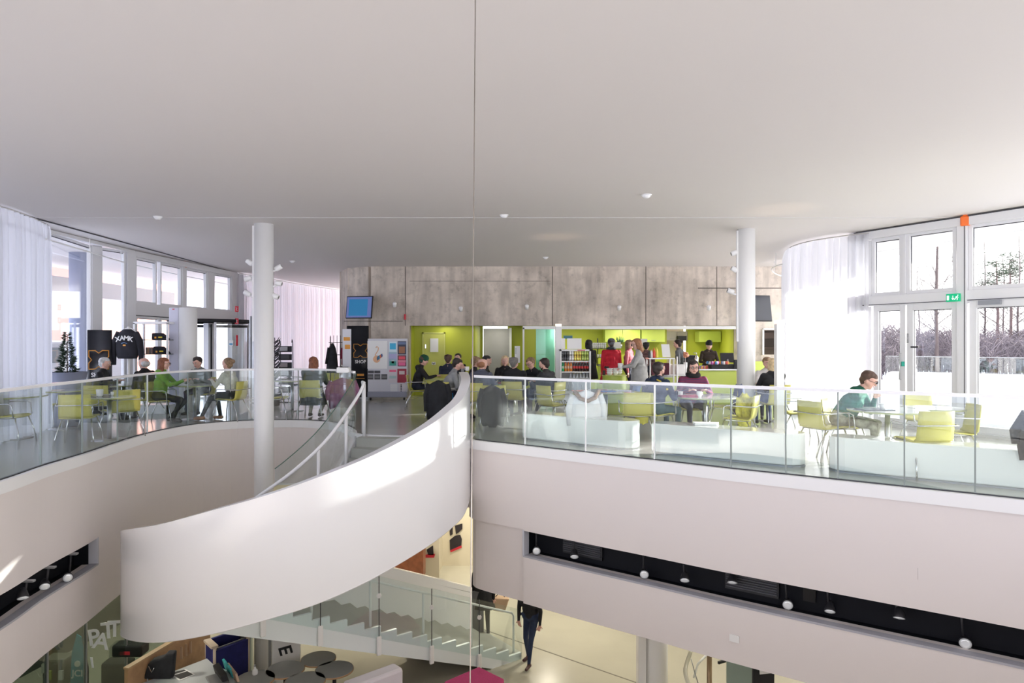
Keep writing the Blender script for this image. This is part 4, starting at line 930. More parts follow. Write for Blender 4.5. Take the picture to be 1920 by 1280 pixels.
poster(754,652,16,25,(.05,.06,.10),'dark poster with brownish text at the top right of the board', bars([((.35,.15,.08),.35,.5,.7),((.15,.2,.35),.85,.2,.9)]))
poster(754,676,16,21,(.15,.06,.08),'black poster with pink blocks on the board', bars([((.85,.10,.15),.75,.28,.75),((.8,.25,.35),.45,.2,.9),((.85,.15,.35),.2,.28,.8)]))
poster(754,704,17,26,(.38,.03,.06),'dark red poster with a white logo on the board', bars([((.7,.6,.6),.72,.25,.6)]))
poster(737,704,16,26,(.70,.65,.70),'pale poster with pink title on the board', bars([((.85,.15,.30),.85,.15,.8),((.45,.6,.6),.4,.2,.8)]))
for i, x_ in enumerate((696,708)): poster(x_,697,11,5,(.08,.08,.09),'%s small black label strip under the swan poster' % ('left','right')[i])
for i, x_ in enumerate((695,708,721)): poster(x_,706,11,10,(.10,.10,.11),'%s dark info card low on the board' % ('left','middle','right')[i], bars([((.4,.4,.42),.6,.06,.8),((.4,.4,.42),.4,.06,.8)]))
poster(739,729,13,18,(.80,.80,.82),'plain white sheet at the bottom of the board'); poster(754,728,13,19,(.72,.68,.72),'pale sheet with vertical black lettering at the bottom right of the board', lambda o, w_, h_: [MB().box((-.02,-.008,.10-i*.045),(.035,.004,.028)).build('print_mark', BLACK, o) for i in range(5)])
t = MB().box((X(760,BW),BW-.05,Z(594,BW)),(.05,.08,.16)).build('fire_bell', REDS); tag(t, 'small red alarm device on the concrete wall above the board', 'alarm')
# TVs
def tv(px, D, py, w_, h_, rz, tilt, label, m):
    t = thing('wall_monitor', label, 'television', (X(px,D),D,Z(py,D))); t.rotation_euler = (R(tilt),0,R(rz))
    MB().box((0,0,0),(w_,.05,h_)).build('casing', BLACK, t, bevel=.005); MB().box((0,-.028,0),(w_*.95,.006,h_*.92)).build('screen', m, t); MB().box((-.03*w_,-.033,-.01),(w_*.72,.004,h_*.74)).build('slide', MATS['screen_slide'] if 'screen_slide' in MATS and m is not MATS.get('screen_off') else m, t)
    MB().tube([(0,.03,0),(.1,.35,.1)], .03, 8).build('bracket', BLACK, t); return t
mat('screen_slide', (.02,.12,.25), .3, emit=(.02,.22,.45), est=.22)
tv(674,19.9,576,.82,.66,-14,-8,'wall monitor showing a blue slide, on the left of the concrete wall', mat('screen_violet', (.1,.12,.25), .3, emit=(.14,.19,.46), est=.22))
tv(1428,19.6,578,.62,.76,18,-8,'dark wall monitor right of the big column', mat('screen_off', (.02,.025,.04), .15))
# wall lamps, detectors
def wall_spot(px, py, D, label, s=1, kind='spot'):
    t = thing('wall_spotlight', label, 'spotlight', (X(px,D),D,Z(py,D))); MB().lathe([(.05*s,-.05*s),(.06*s,.06*s),(.04*s,.09*s)], n=14, M=Matrix.Rotation(R(25),4,'X')).build('lamp_head', TRIMW, t); MB().tube([(0,0,.05*s),(0,.12,.07*s),(0,BW-D,.07*s)], .018*s, 6).build('arm', TRIMW, t); return t
for px, py, lab in ((740,572,'white wall spotlight on the concrete, nearest the blue monitor'),(864,580,'long white wall lamp on the concrete above the elevator side'),(988,576,'white wall spotlight on the concrete above the kitchen left end'),(1161,578,'white wall spotlight on the concrete above the middle of the counter'),(1329,578,'white wall spotlight on the concrete above the cash desk')):
    wall_spot(px, py, BW-.25, lab)
for px, py, lab in ((1212,365,'round white smoke detector on the ceiling at the upper right'),(1023,482,'small white smoke detector above the concrete wall'),(296,406,'small white detector on the ceiling joint at the left'),(548,489,'small white detector right of the left column'),(945,403,'tiny white fitting on the ceiling joint near the cable')):
    D = 1280*(ZC-CAMZ)/(640-py); t = thing('smoke_detector', lab, 'smoke detector', (X(px,D),D,ZC)); r_ = .065; MB().lathe([(r_,0),(r_,-.02),(r_*.6,-.05),(r_*.2,-.055)], n=20).build('housing', TRIMW, t); MB().lathe([(r_*1.25,0),(r_*1.25,-.012)], n=20).build('base_plate', TRIMW, t)
def track_spot(px, py, D, sx, tilt, label, group):
    t = thing('track_spotlight', label, 'spotlight', (X(px,D),D,Z(py,D)), 0, group); M = Matrix.Rotation(R(tilt),4,'Y')
    MB().lathe([(.03,-.07),(.05,-.05),(.05,.06),(.035,.07)], n=14, M=M).build('lamp_head', TRIMW, t); MB().lathe([(.036,.071),(.03,.06)], n=14, M=M).build('lens', GREYM, t)
    MB().tube([(0,0,-.03),(sx*.09,0,-.06),(sx*.15,0,-.05)], .018, 6).build('bracket', TRIMW, t); MB().box((sx*.16,0,-.05),(.05,.05,.12)).build('driver_box', TRIMW, t); return t
for px, py, sx, ti, lab in ((468,492,1,-50,'top left white spotlight clipped to the left column'),(522,502,-1,60,'top right white spotlight clipped to the left column'),(465,522,1,-110,'middle left white spotlight clipped to the left column'),(522,531,-1,100,'middle right white spotlight clipped to the left column'),(464,550,1,-60,'lowest left white spotlight clipped to the left column'),(516,555,-1,110,'lowest right white spotlight clipped to the left column')):
    track_spot(px, py, 13.0, sx, ti, lab, 'spotlights on the columns')
for px, py, ti, lab in ((1377,474,-110,'top white spotlight clipped to the right column'),(1377,505,-60,'middle white spotlight clipped to the right column'),(1370,546,-70,'lowest white spotlight clipped to the right column')): track_spot(px, py, 13.6, 1, ti, lab, 'spotlights on the columns')
# slot spotlights
LENS = mat('spot_reflector', (.75,.77,.80), .25, .6, emit=(1,1,1), est=.10); HEADB = mat('spot_head_black', (.03,.03,.035), .4, .3)
def slot_spot(px, py, right, label, down=0):
    p = loop_px(px, right); d = .25; i = min(range(NL), key=lambda k: (LOOP[k]-p).length); q = offs([LOOP[i-1], LOOP[i], LOOP[(i+1)%NL]], .16)[1]
    k = (px-960)/1280; Dq = q.y; t = thing('slot_spotlight', label, 'spotlight', (k*Dq,Dq,Z(py,Dq)), 0, 'spotlights in the black slots')
    aim = Matrix.Rotation(math.atan2(-q.y*1.0,-k*Dq)+PI/2,4,'Z') @ Matrix.Rotation(R(90+down),4,'X')
    MB().lathe([(.02,-.10),(.035,-.08),(.058,-.0),(.058,.012),(.05,.012)], n=24, M=aim).build('lamp_head', HEADB, t); MB().lathe([(.052,.013),(.030,.018),(.008,.021)], n=24, M=aim).build('reflector', LENS, t)
    t.scale = (1.15,)*3; zt_ = (-1.35-t.location.z)/1.15; MB().tube([(0,.03,.03),(0,.05,zt_*.6),(0,.06,zt_)], .014, 6).build('stem', HEADB, t); MB().box((0,.06,zt_-.01),(.16,.05,.02)).build('mount', GREYM, t); return t
for px, py, dn, lab in ((1006,1032,8,'slot spotlight facing out, first at the left end of the right slot'),(1077,1042,45,'slot spotlight tilted down in front of the first grille'),(1208,1076,8,'slot spotlight facing out, between the two grilles'),(1284,1086,45,'slot spotlight tilted down on a bracket, left of the second grille'),(1373,1090,55,'small slot spotlight tilted down before the second grille'),(1477,1133,8,'slot spotlight facing out, just right of the second grille'),(1556,1144,50,'slot spotlight tilted down, right of the square hatch'),(1686,1156,60,'small slot spotlight tilted steeply down'),(1810,1205,8,'slot spotlight facing out, nearest the right picture edge')): slot_spot(px, py, True, lab, dn)
for px, py, dn, lab in ((43,1119,55,'slot spotlight in the left slot, leftmost and tilted down'),(84,1098,30,'middle slot spotlight in the left slot'),(127,1082,8,'slot spotlight facing out in the left slot, nearest its end')): slot_spot(px, py, False, lab, dn)
for px0, px1, lab in ((1040,1118,'black louvred vent grille at the left of the right slot'),(1350,1456,'black louvred vent grille in the middle of the right slot')):
    a = loop_px(px0); b = loop_px(px1); p = offs([a,b], .31); t = thing('vent_grille', lab, 'vent', (0,0,0)); gm = mat('grille_black', (.02,.021,.026), .4)
    MB().seg(p[0], p[1], .03, -1.66, -1.38).build('frame', gm, t); q = offs([a,b], .285); f = MB()
    for i in range(7): f.seg(q[0].lerp(q[1],.03), q[0].lerp(q[1],.97), .03, -1.62+i*.032, -1.612+i*.032)
    f.build('slats', mat('grille_slat', (.12,.12,.14), .4), t)
a = loop_px(1484); b = loop_px(1515); p = offs([loop_px(1494),loop_px(1514)], .325); t = MB().seg(p[0],p[1],.03,-1.62,-1.42).build('access_hatch', mat('hatch_black', (.004,.004,.006), .3)); tag(t, 'small square black hatch on the back of the right slot', 'hatch')
p = loop_px(1369); q = offs([loop_px(1360), loop_px(1378)], -.012); t = thing('wall_sign', 'small pale sign plate on the lower right fascia', 'sign', (0,0,0)); MB().seg(q[0], q[1], .012, -2.22, -2.13).build('plate', PAPER, t)
# junction mark on right fascia
p = loop_px(1714); q = offs([loop_px(1708),loop_px(1719)], -.008); t = MB().seg(q[0],q[1],.006,Z(1086,p.y),Z(1064,p.y)).build('scuff_mark', mat('scuff', (.12,.11,.12), .9)); tag(t, 'small dark scuff mark on the right white fascia', 'mark')
# ------------------------------------------------------------ kitchen and counter
def cab(px0, px1, py0, py1, D, dp, label, m=LIMEC, doors=1, handle=True, name='wall_cabinet'):
    x0, x1 = X(px0,D), X(px1,D); z1, z0 = Z(py0,D), Z(py1,D); t = thing(name, label, 'cabinet', ((x0+x1)/2,D,z0)); W_ = x1-x0; H_ = z1-z0
    MB().box((0,dp/2+.02,H_/2),(W_,dp,H_)).build('body', m, t); w_ = W_/doors
    for i in range(doors):
        d = MB().box((-W_/2+w_*(i+.5),0,H_/2),(w_-.012,.02,H_-.01)).build('door', m, t, bevel=.003)
        if handle: MB().box((-W_/2+w_*(i+.5),-.025,.06),(.14,.015,.015)).build('handle', GREYM, d)
    return t
cab(1134,1201,618,641,22.6,.5,'pale lime wall cabinet above the cups, with two doors',LIMEC,2); cab(1203,1247,618,641,22.6,.5,'pale lime wall cabinet left of the grey kitchen niche',LIMEC,1)
cab(1311,1352,621,641,22.6,.5,'pale lime wall cabinet above the member of staff in a cap',LIMEC,1)
cab(1249,1290,621,638,23.3,.3,'pale beige wall cabinet in the grey kitchen niche',mat('beige_cab',(.50,.45,.41),.4),2)
t = MB().box((X(1278,23.1),23.1,Z(634,23.1)),(.28,.25,.16)).build('microwave', BLACK); tag(t, 'black box on the shelf in the grey kitchen niche', 'appliance')
def counter(px0, px1, D, ztop, dp, label, top, front):
    x0, x1 = X(px0,D), X(px1,D); t = thing('counter', label, 'counter', ((x0+x1)/2,D,0)); W_ = x1-x0; n_ = max(1, round(W_/.75))
    MB().box((0,dp/2+.02,ztop/2-.02),(W_,dp,ztop-.04)).build('body', front, t)
    for i in range(n_): MB().box((-W_/2+W_/n_*(i+.5),0,ztop/2-.02),(W_/n_-.012,.02,ztop-.1)).build('front_panel', front, t, bevel=.003)
    MB().box((0,dp/2,ztop-.015),(W_+.03,dp+.06,.03)).build('worktop', top, t); return t
counter(1309,1381,17.8,.93,.75,'lime green serving counter by the cash register',STEEL,LIMEC)
counter(1245,1307,17.5,.80,.7,'lime green counter section with white top left of the register',COLW,LIMEL)
counter(1120,1240,21.6,.92,.6,'lime back counter under the hanging cups',STEEL,LIMEC)
t = thing('cash_register', 'black cash register screen on the serving counter', 'cash register', (X(1365,18.1),18.1,.93)); MB().box((0,0,.06),(.32,.3,.12)).build('base', BLACK, t); M = Matrix.Rotation(R(-15),4,'X'); MB().box((0,0,.30),(.36,.04,.26),0,0,M).build('screen', BLACK, t, bevel=.01); MB().tube([(0,.02,.1),(0,.06,.25)], .03, 8).build('stand', GREYM, t)
t = thing('card_terminal', 'small black card terminal right of the cash register screen', 'card terminal', (X(1378,18.0),17.95,.93)); MB().box((0,0,.14),(.09,.04,.2)).build('keypad', BLACK, t, bevel=.01); MB().box((0,.03,.03),(.1,.12,.06)).build('base', BLACK, t)
t = MB().box((X(1345,18.0),17.95,.99),(.42,.3,.12)).build('candy_box', BLACK, None, bevel=.01); tag(t, 'low black display box of sweets on the serving counter', 'box')
rnd = random.Random(2); cc = [((.7,.1,.1),'red'),((.8,.4,.1),'orange'),((.1,.3,.6),'blue'),((.75,.72,.7),'white'),((.5,.1,.4),'purple'),((.8,.7,.15),'yellow')]
for i in range(26):
    c, nm = cc[i % 6]; x = X(1312+i*2.1,18.0); z = .93 if i < 8 else 1.05 if i < 12 else 1.05
    o = MB().ext([(-.02,-.03,0),(.02,-.03,0),(.028,-.03,.04),(.016,-.03,.08),(-.018,-.03,.075),(-.027,-.03,.03)],(0,.05,0)).build('snack_pack', mat('snack_%s' % nm, c, .4)); o.location = (x,18.0+rnd.uniform(-.12,.14),z); o.rotation_euler.z = rnd.uniform(-.6,.6); tag(o, '%s wrapped snack, %s of the %s row from the left on the serving counter' % (nm, ORD(i % 12), ('lower','upper','topmost')[i//12]), 'snack', 'snacks on the serving counter')
# tiered stands
for px, lab in ((1299,'steel cup cylinder stand left of the snacks'),(1304,'steel cup cylinder stand nearest the snacks')): pass
t = thing('cup_dispenser', 'steel pump dispenser on the counter left of the snacks', 'dispenser', (X(1306,17.9),17.9,.93)); MB().lathe([(.05,0),(.05,.28),(.03,.34),(.012,.36)], n=18).build('canister', CHROME, t); MB().tube([(0,0,.35),(0,0,.42),(-.08,0,.42)], .010, 6).build('spout', CHROME, t)
t = thing('coffee_machine', 'tall black and chrome coffee machine beside the staff in grey', 'coffee machine', (X(1294,18.6),18.6,.78)); MB().box((0,0,.25),(.26,.3,.5)).build('body', BLACK, t, bevel=.02); 
for sx in (-.15,.15): MB().tube([(sx,-.1,0),(sx,-.1,.5)], .02, 8).build('pillar', CHROME, t)
# serving trolley with tray shelf
D = 17.2; x0, x1 = X(1219,D), X(1263,D); t = thing('tray_rack', 'white tubular serving rack with sauce bottles on top', 'rack', ((x0+x1)/2,D,0)); W_ = x1-x0; zt = Z(672,D); f = MB()
for sx in (-1,1):
    for sy in (0,.45): f.tube([(sx*W_/2,sy,0),(sx*W_/2,sy,zt)], .02, 8)
f.tube([(W_/2+.09,0,0),(W_/2+.09,0,zt+.05)], .02, 8); f.build('frame', COLW, t); MB().box((0,.22,zt),(W_+.06,.5,.025)).build('top_shelf', STEEL, t); MB().box((0,.22,zt*.62),(W_-.04,.45,.02)).build('shelf', STEEL, t)
MB().box((0,.3,zt*.78),(W_-.15,.3,.3)).build('basket', mat('maroon_basket', (.10,.01,.03), .6), t)
zs = zt+.013
for i, (px, c, h_, nm) in enumerate(((1223,(.85,.85,.85),.22,'white'),(1228,(.75,.08,.05),.26,'red'),(1233,(.85,.70,.10),.27,'yellow'),(1219,(.05,.05,.05),.2,'black'))):
    o = thing('sauce_bottle', '%s sauce bottle on the white serving rack' % nm, 'bottle', (X(px,D),D+.1,zs), 0, 'sauce bottles'); MB().lathe([(.03,0),(.034,.02),(.034,h_*.6),(.018,h_*.8),(.012,h_*.88)], n=16).build('body', mat('sauce_%s' % nm, c, .3), o); MB().lathe([(.014,h_*.88),(.005,h_)], n=10).build('cap', mat('sauce_cap_%s' % nm, (c if nm != 'white' else (.7,.1,.2)), .4), o)
def card(px, D, py0, py1, wpx, label, lean=0, zoff=0):
    z1, z0 = Z(py0,D), Z(py1,D); w_ = wpx/1280*D; o = MB().ext([(-w_/2,0,z0),(w_/2,0,z0),(w_/2-lean,.03,z1),(-w_/2-lean,.03,z1)],(0,.012,0)).build('menu_card', PAPER); o.location = (X(px,D),D,0); tag(o, label, 'card'); return o
card(1250,17.25,645,669,15,'big white menu card standing on the serving rack',.03); card(1208,21.2,635,652,12,'white sheet hanging behind the black-haired person'); card(1157,21.4,641,653,15,'white box-shaped card on the back counter beside the plant')
card(1055,17.9,634,654,9,'white card with yellow print at the left end of the fridge top'); oc = card(1077,17.9,634,654,27,'wide white card with green print on top of the fridge')
MB().box((X(1082,17.86),17.87,Z(637,17.86)),(.11,.004,.03)).build('print_mark', GREYM, oc); MB().box((X(1083,17.85),17.88,Z(647,17.85)),(.07,.004,.10)).build('leaf_print', mat('leaf_print', (.45,.55,.15), .5), oc); MB().box((X(1072,17.85),17.88,Z(644,17.85)),(.05,.004,.06)).build('logo_print', GREYM, oc)
t = MB().box((X(1065,21.5),21.5,Z(632,21.5)),(.28,.05,.10)).build('blue_binder', mat('binder_blue', (.1,.28,.42), .5)); tag(t, 'blue grey box behind the cards on the fridge', 'box')
t = thing('herb_plant', 'small dark green pot plant above the back counter', 'plant', (X(1163,22.0),22.0,Z(640,22.0)-.2)); m = MB(); rnd = random.Random(8)
for i in range(60): a = rnd.uniform(0,2*PI); m.tube([(0,0,.08),(math.cos(a)*.05,math.sin(a)*.05,.18),(math.cos(a)*.14,math.sin(a)*.14,rnd.uniform(.2,.38))], [.006,.012,.002], 4)
m.build('leaves', mat('herb_green', (.04,.10,.02), .6), t); MB().lathe([(.05,-.0),(.07,.10),(.06,.10)], n=14).build('pot', GREYM, t)
# hanging cups
t = thing('cup_shelf', 'black wire tree of shelves holding stacked cups behind the red coat', 'shelf', (X(1121,21.0),21.0,0)); f = MB(); f.tube([(0,.05,.9),(0,.05,1.75)], .015, 6)
for z in (Z(653,21),Z(670,21),Z(683,21)): f.box((0,.05,z-.012),(.52,.22,.012))
f.build('frame', BLACK, t)
for r_, (py, n_) in enumerate(((653,8),(670,7))):
    for i in range(n_):
        for k in range(2 if r_ == 0 else 1):
            o = MB().lathe([(.022,0),(.03,.06),(.035,.10),(.031,.10),(.02,.01)], (X(1121,21)-.22+i*.44/(n_-1),20.98,Z(py,21)+k*.075), 14).build('cup', CUPW); tag(o, 'white cup %s from left in the %s of the black wire shelves' % (ORD(i), ('top row below','top row above','middle row')[k if r_ == 0 else 2]), 'cup', 'stacked cups by the back wall')
# drinks fridge with open shelves
D = 17.6; x0, x1 = X(1050,D), X(1108,D); t = thing('drinks_fridge', 'open white drinks fridge filled with cans and bottles', 'fridge', ((x0+x1)/2,D,0)); W_ = x1-x0; zt = Z(655,D); f = MB()
f.box((-W_/2+.02,.3,zt/2),(.04,.6,zt)); f.box((W_/2-.02,.3,zt/2),(.04,.6,zt)); f.box((0,.58,zt/2),(W_,.04,zt)); f.box((0,.3,zt-.02),(W_,.6,.04)); f.box((0,.3,.2),(W_-.08,.56,.4)); f.build('cabinet', COLW, t)
for py in (676,696,715): MB().box((0,.27,Z(py,D)-.02),(W_-.08,.5,.035)).build('shelf', COLW, t)
MB().box((0,-.01,.55),(W_-.06,.02,.34)).build('front_grille', mat('fridge_grey', (.42,.45,.47), .3), t); MB().box((.15,-.005,zt-.02),(.2,.012,.02)).build('red_label', REDS, t)
for i in range(6): MB().tube([(-W_/2+.1+i*.11,-.022,.6),(-W_/2+.13+i*.11,-.022,.5),(-W_/2+.10+i*.11,-.022,.42)], .005, 4).build('lettering', PAPER, t)
def can(x, y, z, c, nm, lab, grp):
    o = thing('drink_can', lab, 'can', (x,y,z), 0, grp); MB().lathe([(.022,0),(.028,.006),(.028,.125),(.022,.135)], n=16).build('body', mat('can_%s' % nm, c, .3, .2), o); MB().lathe([(.0285,.03),(.0285,.07)], n=16, caps=False).build('label', mat('can_band_%s' % nm, tuple(min(1,v*1.5+.1) for v in c), .4), o)
cn = [((.04,.04,.05),'black'),((.04,.04,.05),'black'),((.06,.06,.07),'black'),((.72,.72,.72),'white'),((.75,.75,.75),'white'),((.75,.55,.1),'yellow'),((.75,.6,.15),'yellow'),((.75,.5,.1),'yellow'),((.4,.5,.1),'green'),((.55,.6,.25),'green'),((.5,.6,.25),'green')]
for i, (c, nm) in enumerate(cn):
    for k in range(2):
        x = x0+.075+i*(W_-.15)/10; can(x, D+.08, Z(676,D)+k*.137, c, nm, '%s drink can, %s from the left in the %s layer of the top fridge shelf' % (nm, ORD(i), ('lower','upper')[k]), 'cans on the top fridge shelf')
def bottle(x, y, z, h_, c, cap_, nm, lab, grp):
    o = thing('drink_bottle', lab, 'bottle', (x,y,z), 0, grp); MB().lathe([(.024,0),(.03,.01),(.03,h_*.35),(.026,h_*.45),(.03,h_*.6),(.022,h_*.78),(.011,h_*.88),(.011,h_*.92)], n=16).build('body', mat('bottle_%s' % nm, c, .15), o)
    MB().lathe([(.0315,h_*.3),(.0315,h_*.55)], n=16, caps=False).build('label', mat('bottle_label_%s' % nm, {'cola':(.65,.03,.03),'orange':(.75,.5,.35),'green':(.5,.7,.5),'water':(.7,.75,.8)}.get(nm,(.6,.6,.6)), .4), o); MB().lathe([(.014,h_*.91),(.014,h_)], n=12).build('cap', mat('cap_%d_%d_%d' % tuple(int(v*99) for v in cap_), cap_, .4), o)
bn = ['green','orange','orange','orange','cola','cola','cola','cola','cola','cola']
for i, nm in enumerate(bn):
    c = {'green':(.02,.35,.12),'orange':(.75,.25,.03),'cola':(.03,.01,.01)}[nm]; bottle(x0+.08+i*(W_-.16)/9, D+.08, Z(696,D), .24, c, (.7,.05,.05) if nm != 'green' else (.05,.4,.15), nm, {'green':'green soft drink bottle on the middle fridge shelf','orange':'orange soft drink bottle on the middle fridge shelf','cola':'dark cola bottle with red label on the middle fridge shelf'}[nm]+', %s from the left' % ORD(i), 'bottles on the middle fridge shelf')
for i in range(6):
    cp = ((.6,.05,.1),(.85,.6,.05),(.85,.7,.05),(.85,.7,.05),(.05,.2,.6),(.05,.3,.6))[i]; bottle(x0+.28+i*.085, D+.08, Z(715,D), .23, (.45,.48,.52), cp, 'water', 'clear water bottle with %s cap on the lowest fridge shelf' % ('red','yellow','yellow','yellow','blue','blue')[i]+', %s in the row' % ORD(i), 'water bottles on the lowest fridge shelf')
# lime round cart with stacks of bowls
t = thing('cutlery_cart', 'lime green rounded cart carrying stacks of white bowls', 'cart', (X(1152,15.6),15.6,0)); MB().lathe([(.26,0),(.27,.02),(.27,.86),(.27,.87)], n=36).build('body', LIMEC, t); MB().lathe([(.285,.87),(.285,.885)], n=36).build('top', LIMEL, t)
for i, (px, lab) in enumerate(((1143,'left stack of white bowls on the lime cart'),(1155,'middle stack of white bowls on the lime cart'),(1163,'right stack of white bowls on the lime cart'))):
    o = thing('bowl_stack', lab, 'bowls', (X(px,15.45),15.45+i*.08,.885)); 
    for k in range(3): MB().lathe([(.04,k*.045),(.068,k*.045+.05),(.07,k*.045+.07),(.06,k*.045+.07),(.035,k*.045+.012)], n=20).build('bowl', CUPW, o)
t = MB().box((X(1132,15.55),15.5,.94),(.06,.05,.11)).build('napkin_box', BROWN); tag(t, 'small dark box at the left edge of the lime cart top', 'box')
t = thing('storage_box', 'white storage box on the floor behind the couple', 'box', (X(1274,17.75),17.75,.80)); MB().box((0,0,.13),(.22,.22,.26)).build('body', COLW, t, bevel=.01); MB().box((0,-.005,.25),(.23,.23,.02)).build('lid', COLW, t)
t = MB().box((X(1255,17.8),17.8,.93),(.16,.2,.26)).build('paper_bag', mat('bag_beige', (.55,.48,.44), .8), None, bevel=.01); tag(t, 'beige box beside the white storage box on the low counter', 'box')
t = thing('vase_of_flowers', 'red and white flowers in a glass near the staff in grey', 'flowers', (X(1285,17.95),17.95,.80)); m = MB(); rnd = random.Random(4)
for i in range(14): a = rnd.uniform(0,6.3); r = rnd.uniform(0,.09); m.cap((r*math.cos(a),r*math.sin(a),.42+rnd.uniform(0,.14)),(r*math.cos(a),r*math.sin(a),.43+rnd.uniform(0,.14)),.022,.022,8,2)
m.build('blossoms', mat('blossom', (.75,.25,.15), .6, noise=.8, scale=20), t); MB().lathe([(.04,0),(.05,.3),(.045,.3)], n=14).build('vase', mat('vase_white', (.7,.7,.72), .2), t)
# ------------------------------------------------------------ lower floor
gp_ = offs(rng((-6.5,11.9),(-5.95,6.3)) if False else [p for p in LOOP if p.x < -5.6 and 7.5 < p.y < 14.2], .55)
t = thing('shop_glazing', 'dark glass shop front with hand-painted letters under the left gallery', 'glazing', (0,0,0))
DG = glassmat('dark_shop_glass', (.50,.56,.52), 1.5)
sg = gp_[::6]+[gp_[-1]]
for i, (a, b) in enumerate(zip(gp_[::9], gp_[9::9])): MB().seg(a, b, .015, ZL, -2.57).build('glass_panel', DG, t); MB().seg(a, a+(b-a)*.02, .05, ZL, -2.56).build('joint', GREYM, t)
tl = pt(190, 11.45, 1190)
for i, (px, py, ch, s_, rt) in enumerate(((176,1196,'P',.36,8),(190,1203,'A',.36,-12),(203,1183,'T',.36,4),(215,1180,'T',.36,0))):
    D_ = 10.9; p = pt(px, D_, py); text(ch, s_, p, (R(90),R(-rt),R(8)), mat('white_marker', (.75,.78,.78), .6), t, name='letter')
p = pt(171, 10.9, 1240); MB().ext([(p.x-.02,p.y,p.z+.07),(p.x+.02,p.y,p.z+.07),(p.x+.04,p.y,p.z-.1),(p.x+.01,p.y,p.z-.1)],(0,.004,0)).build('letter', MATS['white_marker'], t)
t = thing('teal_flag', 'teal feather flag with JCI lettering behind the shop glass', 'flag', pt(146, 11.2, 1280)); TF = mat('teal_flag_cloth', (.0,.30,.42), .7, noise=.2, scale=6)
MB().ext([(-.14,0,-.3),(.13,0,-.3),(.15,0,.25),(.09,0,.72),(-.02,0,.8),(-.10,0,.5)],(0,.02,0)).build('cloth', TF, t); text('JCI', .15, (.0,-.012,.16), FACECAM, PAPER, t); MB().lathe([(.05,-.002),(.05,.004)], (.0,-.012,.32), 14, M=Matrix.Rotation(R(90),4,'X')).build('emblem', PAPER, t); MB().tube([(.16,.01,-.4),(.16,.01,.25),(.06,.01,.8)], .012, 6).build('pole', BLACK, t); MB().box((0,0,-.4),(.4,.3,.2)).build('base', BLACK, t)
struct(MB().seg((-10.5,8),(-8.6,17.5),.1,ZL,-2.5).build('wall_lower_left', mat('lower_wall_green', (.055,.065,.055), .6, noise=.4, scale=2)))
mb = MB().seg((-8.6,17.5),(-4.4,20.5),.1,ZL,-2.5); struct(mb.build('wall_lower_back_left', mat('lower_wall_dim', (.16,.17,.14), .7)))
for i, (px, D_, py, w_, h_, c, lab) in enumerate(((110,12.2,1255,.4,.5,(.12,.12,.10),'cluttered dark shelf behind the shop glass, left of the teal flag'),(245,12.6,1215,.55,.22,(.015,.015,.017),'long black bag on the shelf behind the shop glass'),(222,12.8,1262,.5,.5,(.02,.02,.02),'dark low cabinet behind the shop glass below the black bag'))):
    p = pt(px,D_,py); o = thing('shop_shelf', lab, 'shelf', (p.x,p.y,p.z)); MB().box((0,0,0),(w_,.3,h_)).build('body', mat('shop_%d' % i, c, .6), o, bevel=.04)
    if i == 0:
        for k in range(4): MB().box((-.15+k*.1,-.16,.1-.12*(k%2)),(.07,.04,.16)).build('item', mat('shop_item_%d' % k, ((.4,.4,.35),(.3,.35,.1),(.1,.1,.1),(.5,.5,.5))[k], .6), o)
    if i == 1: MB().box((.02,-.155,-.02),(.1,.01,.06)).build('red_tag', REDS, o)
# wooden counter + grey desk
DW = 12.3; p0 = pt(228,11.6,1290); 
t = thing('wooden_counter', 'light wood reception counter panel behind the grey desk on the lower floor', 'counter', (0,0,0)); a = pt(236,11.2,1260); b = pt(392,13.2,1190); MB().seg(a, b, .06, ZL, -3.72).build('panel', WOODO, t); MB().seg(a, b, .10, -3.73, -3.70).build('top_edge', mat('wood_edge', (.55,.36,.2), .5), t)
for k in (.62,.68,.74): q = a.lerp(b,k); MB().box((q.x+.03,q.y-.05,-4.0),(.05,.02,.22)).build('outlet', mat('wood_pale', (.6,.42,.28), .5), t)
t = thing('grey_desk', 'pale grey desk top with a printed sheet on the lower floor', 'desk', (0,0,0)); zt = -4.06
ps = [(262,1282),(388,1234),(400,1245),(440,1262),(440,1300),(250,1300)]; poly = []
for px, py in ps: D_ = 1280*(CAMZ-zt)/(py-640); poly.append((X(px,D_),D_,zt-.03))
MB().ext(poly, (0,0,.03)).build('desk_top', mat('desk_grey', (.50,.53,.55), .4), t)
for px, py in ((392,1238),(436,1290),(262,1296)): D_ = 1280*(CAMZ-zt)/(py-640); MB().tube([(X(px,D_),D_,ZL),(X(px,D_),D_,zt-.03)], .03, 8).build('leg', GREYM, t)
def onz(px, py, z): D_ = 1280*(CAMZ-z)/(py-640); return Vector((X(px,D_),D_,z))
q = [onz(318,1262,zt+.003),onz(348,1254,zt+.003),onz(366,1264,zt+.003),onz(336,1276,zt+.003)]; t = thing('desk_sheet', 'white sheet with black print lying on the grey desk', 'paper', (0,0,0)); MB().ext(q,(0,0,.003)).build('sheet', PAPER, t)
q = [onz(326,1266,zt+.007),onz(351,1258,zt+.007),onz(362,1264,zt+.007),onz(338,1273,zt+.007)]; MB().ext(q,(0,0,.002)).build('print', BLACK, t); q = [onz(321,1261,zt+.007),onz(345,1255,zt+.007),onz(349,1257,zt+.007),onz(325,1264,zt+.007)]; MB().ext(q,(0,0,.002)).build('print', BLACK, t)
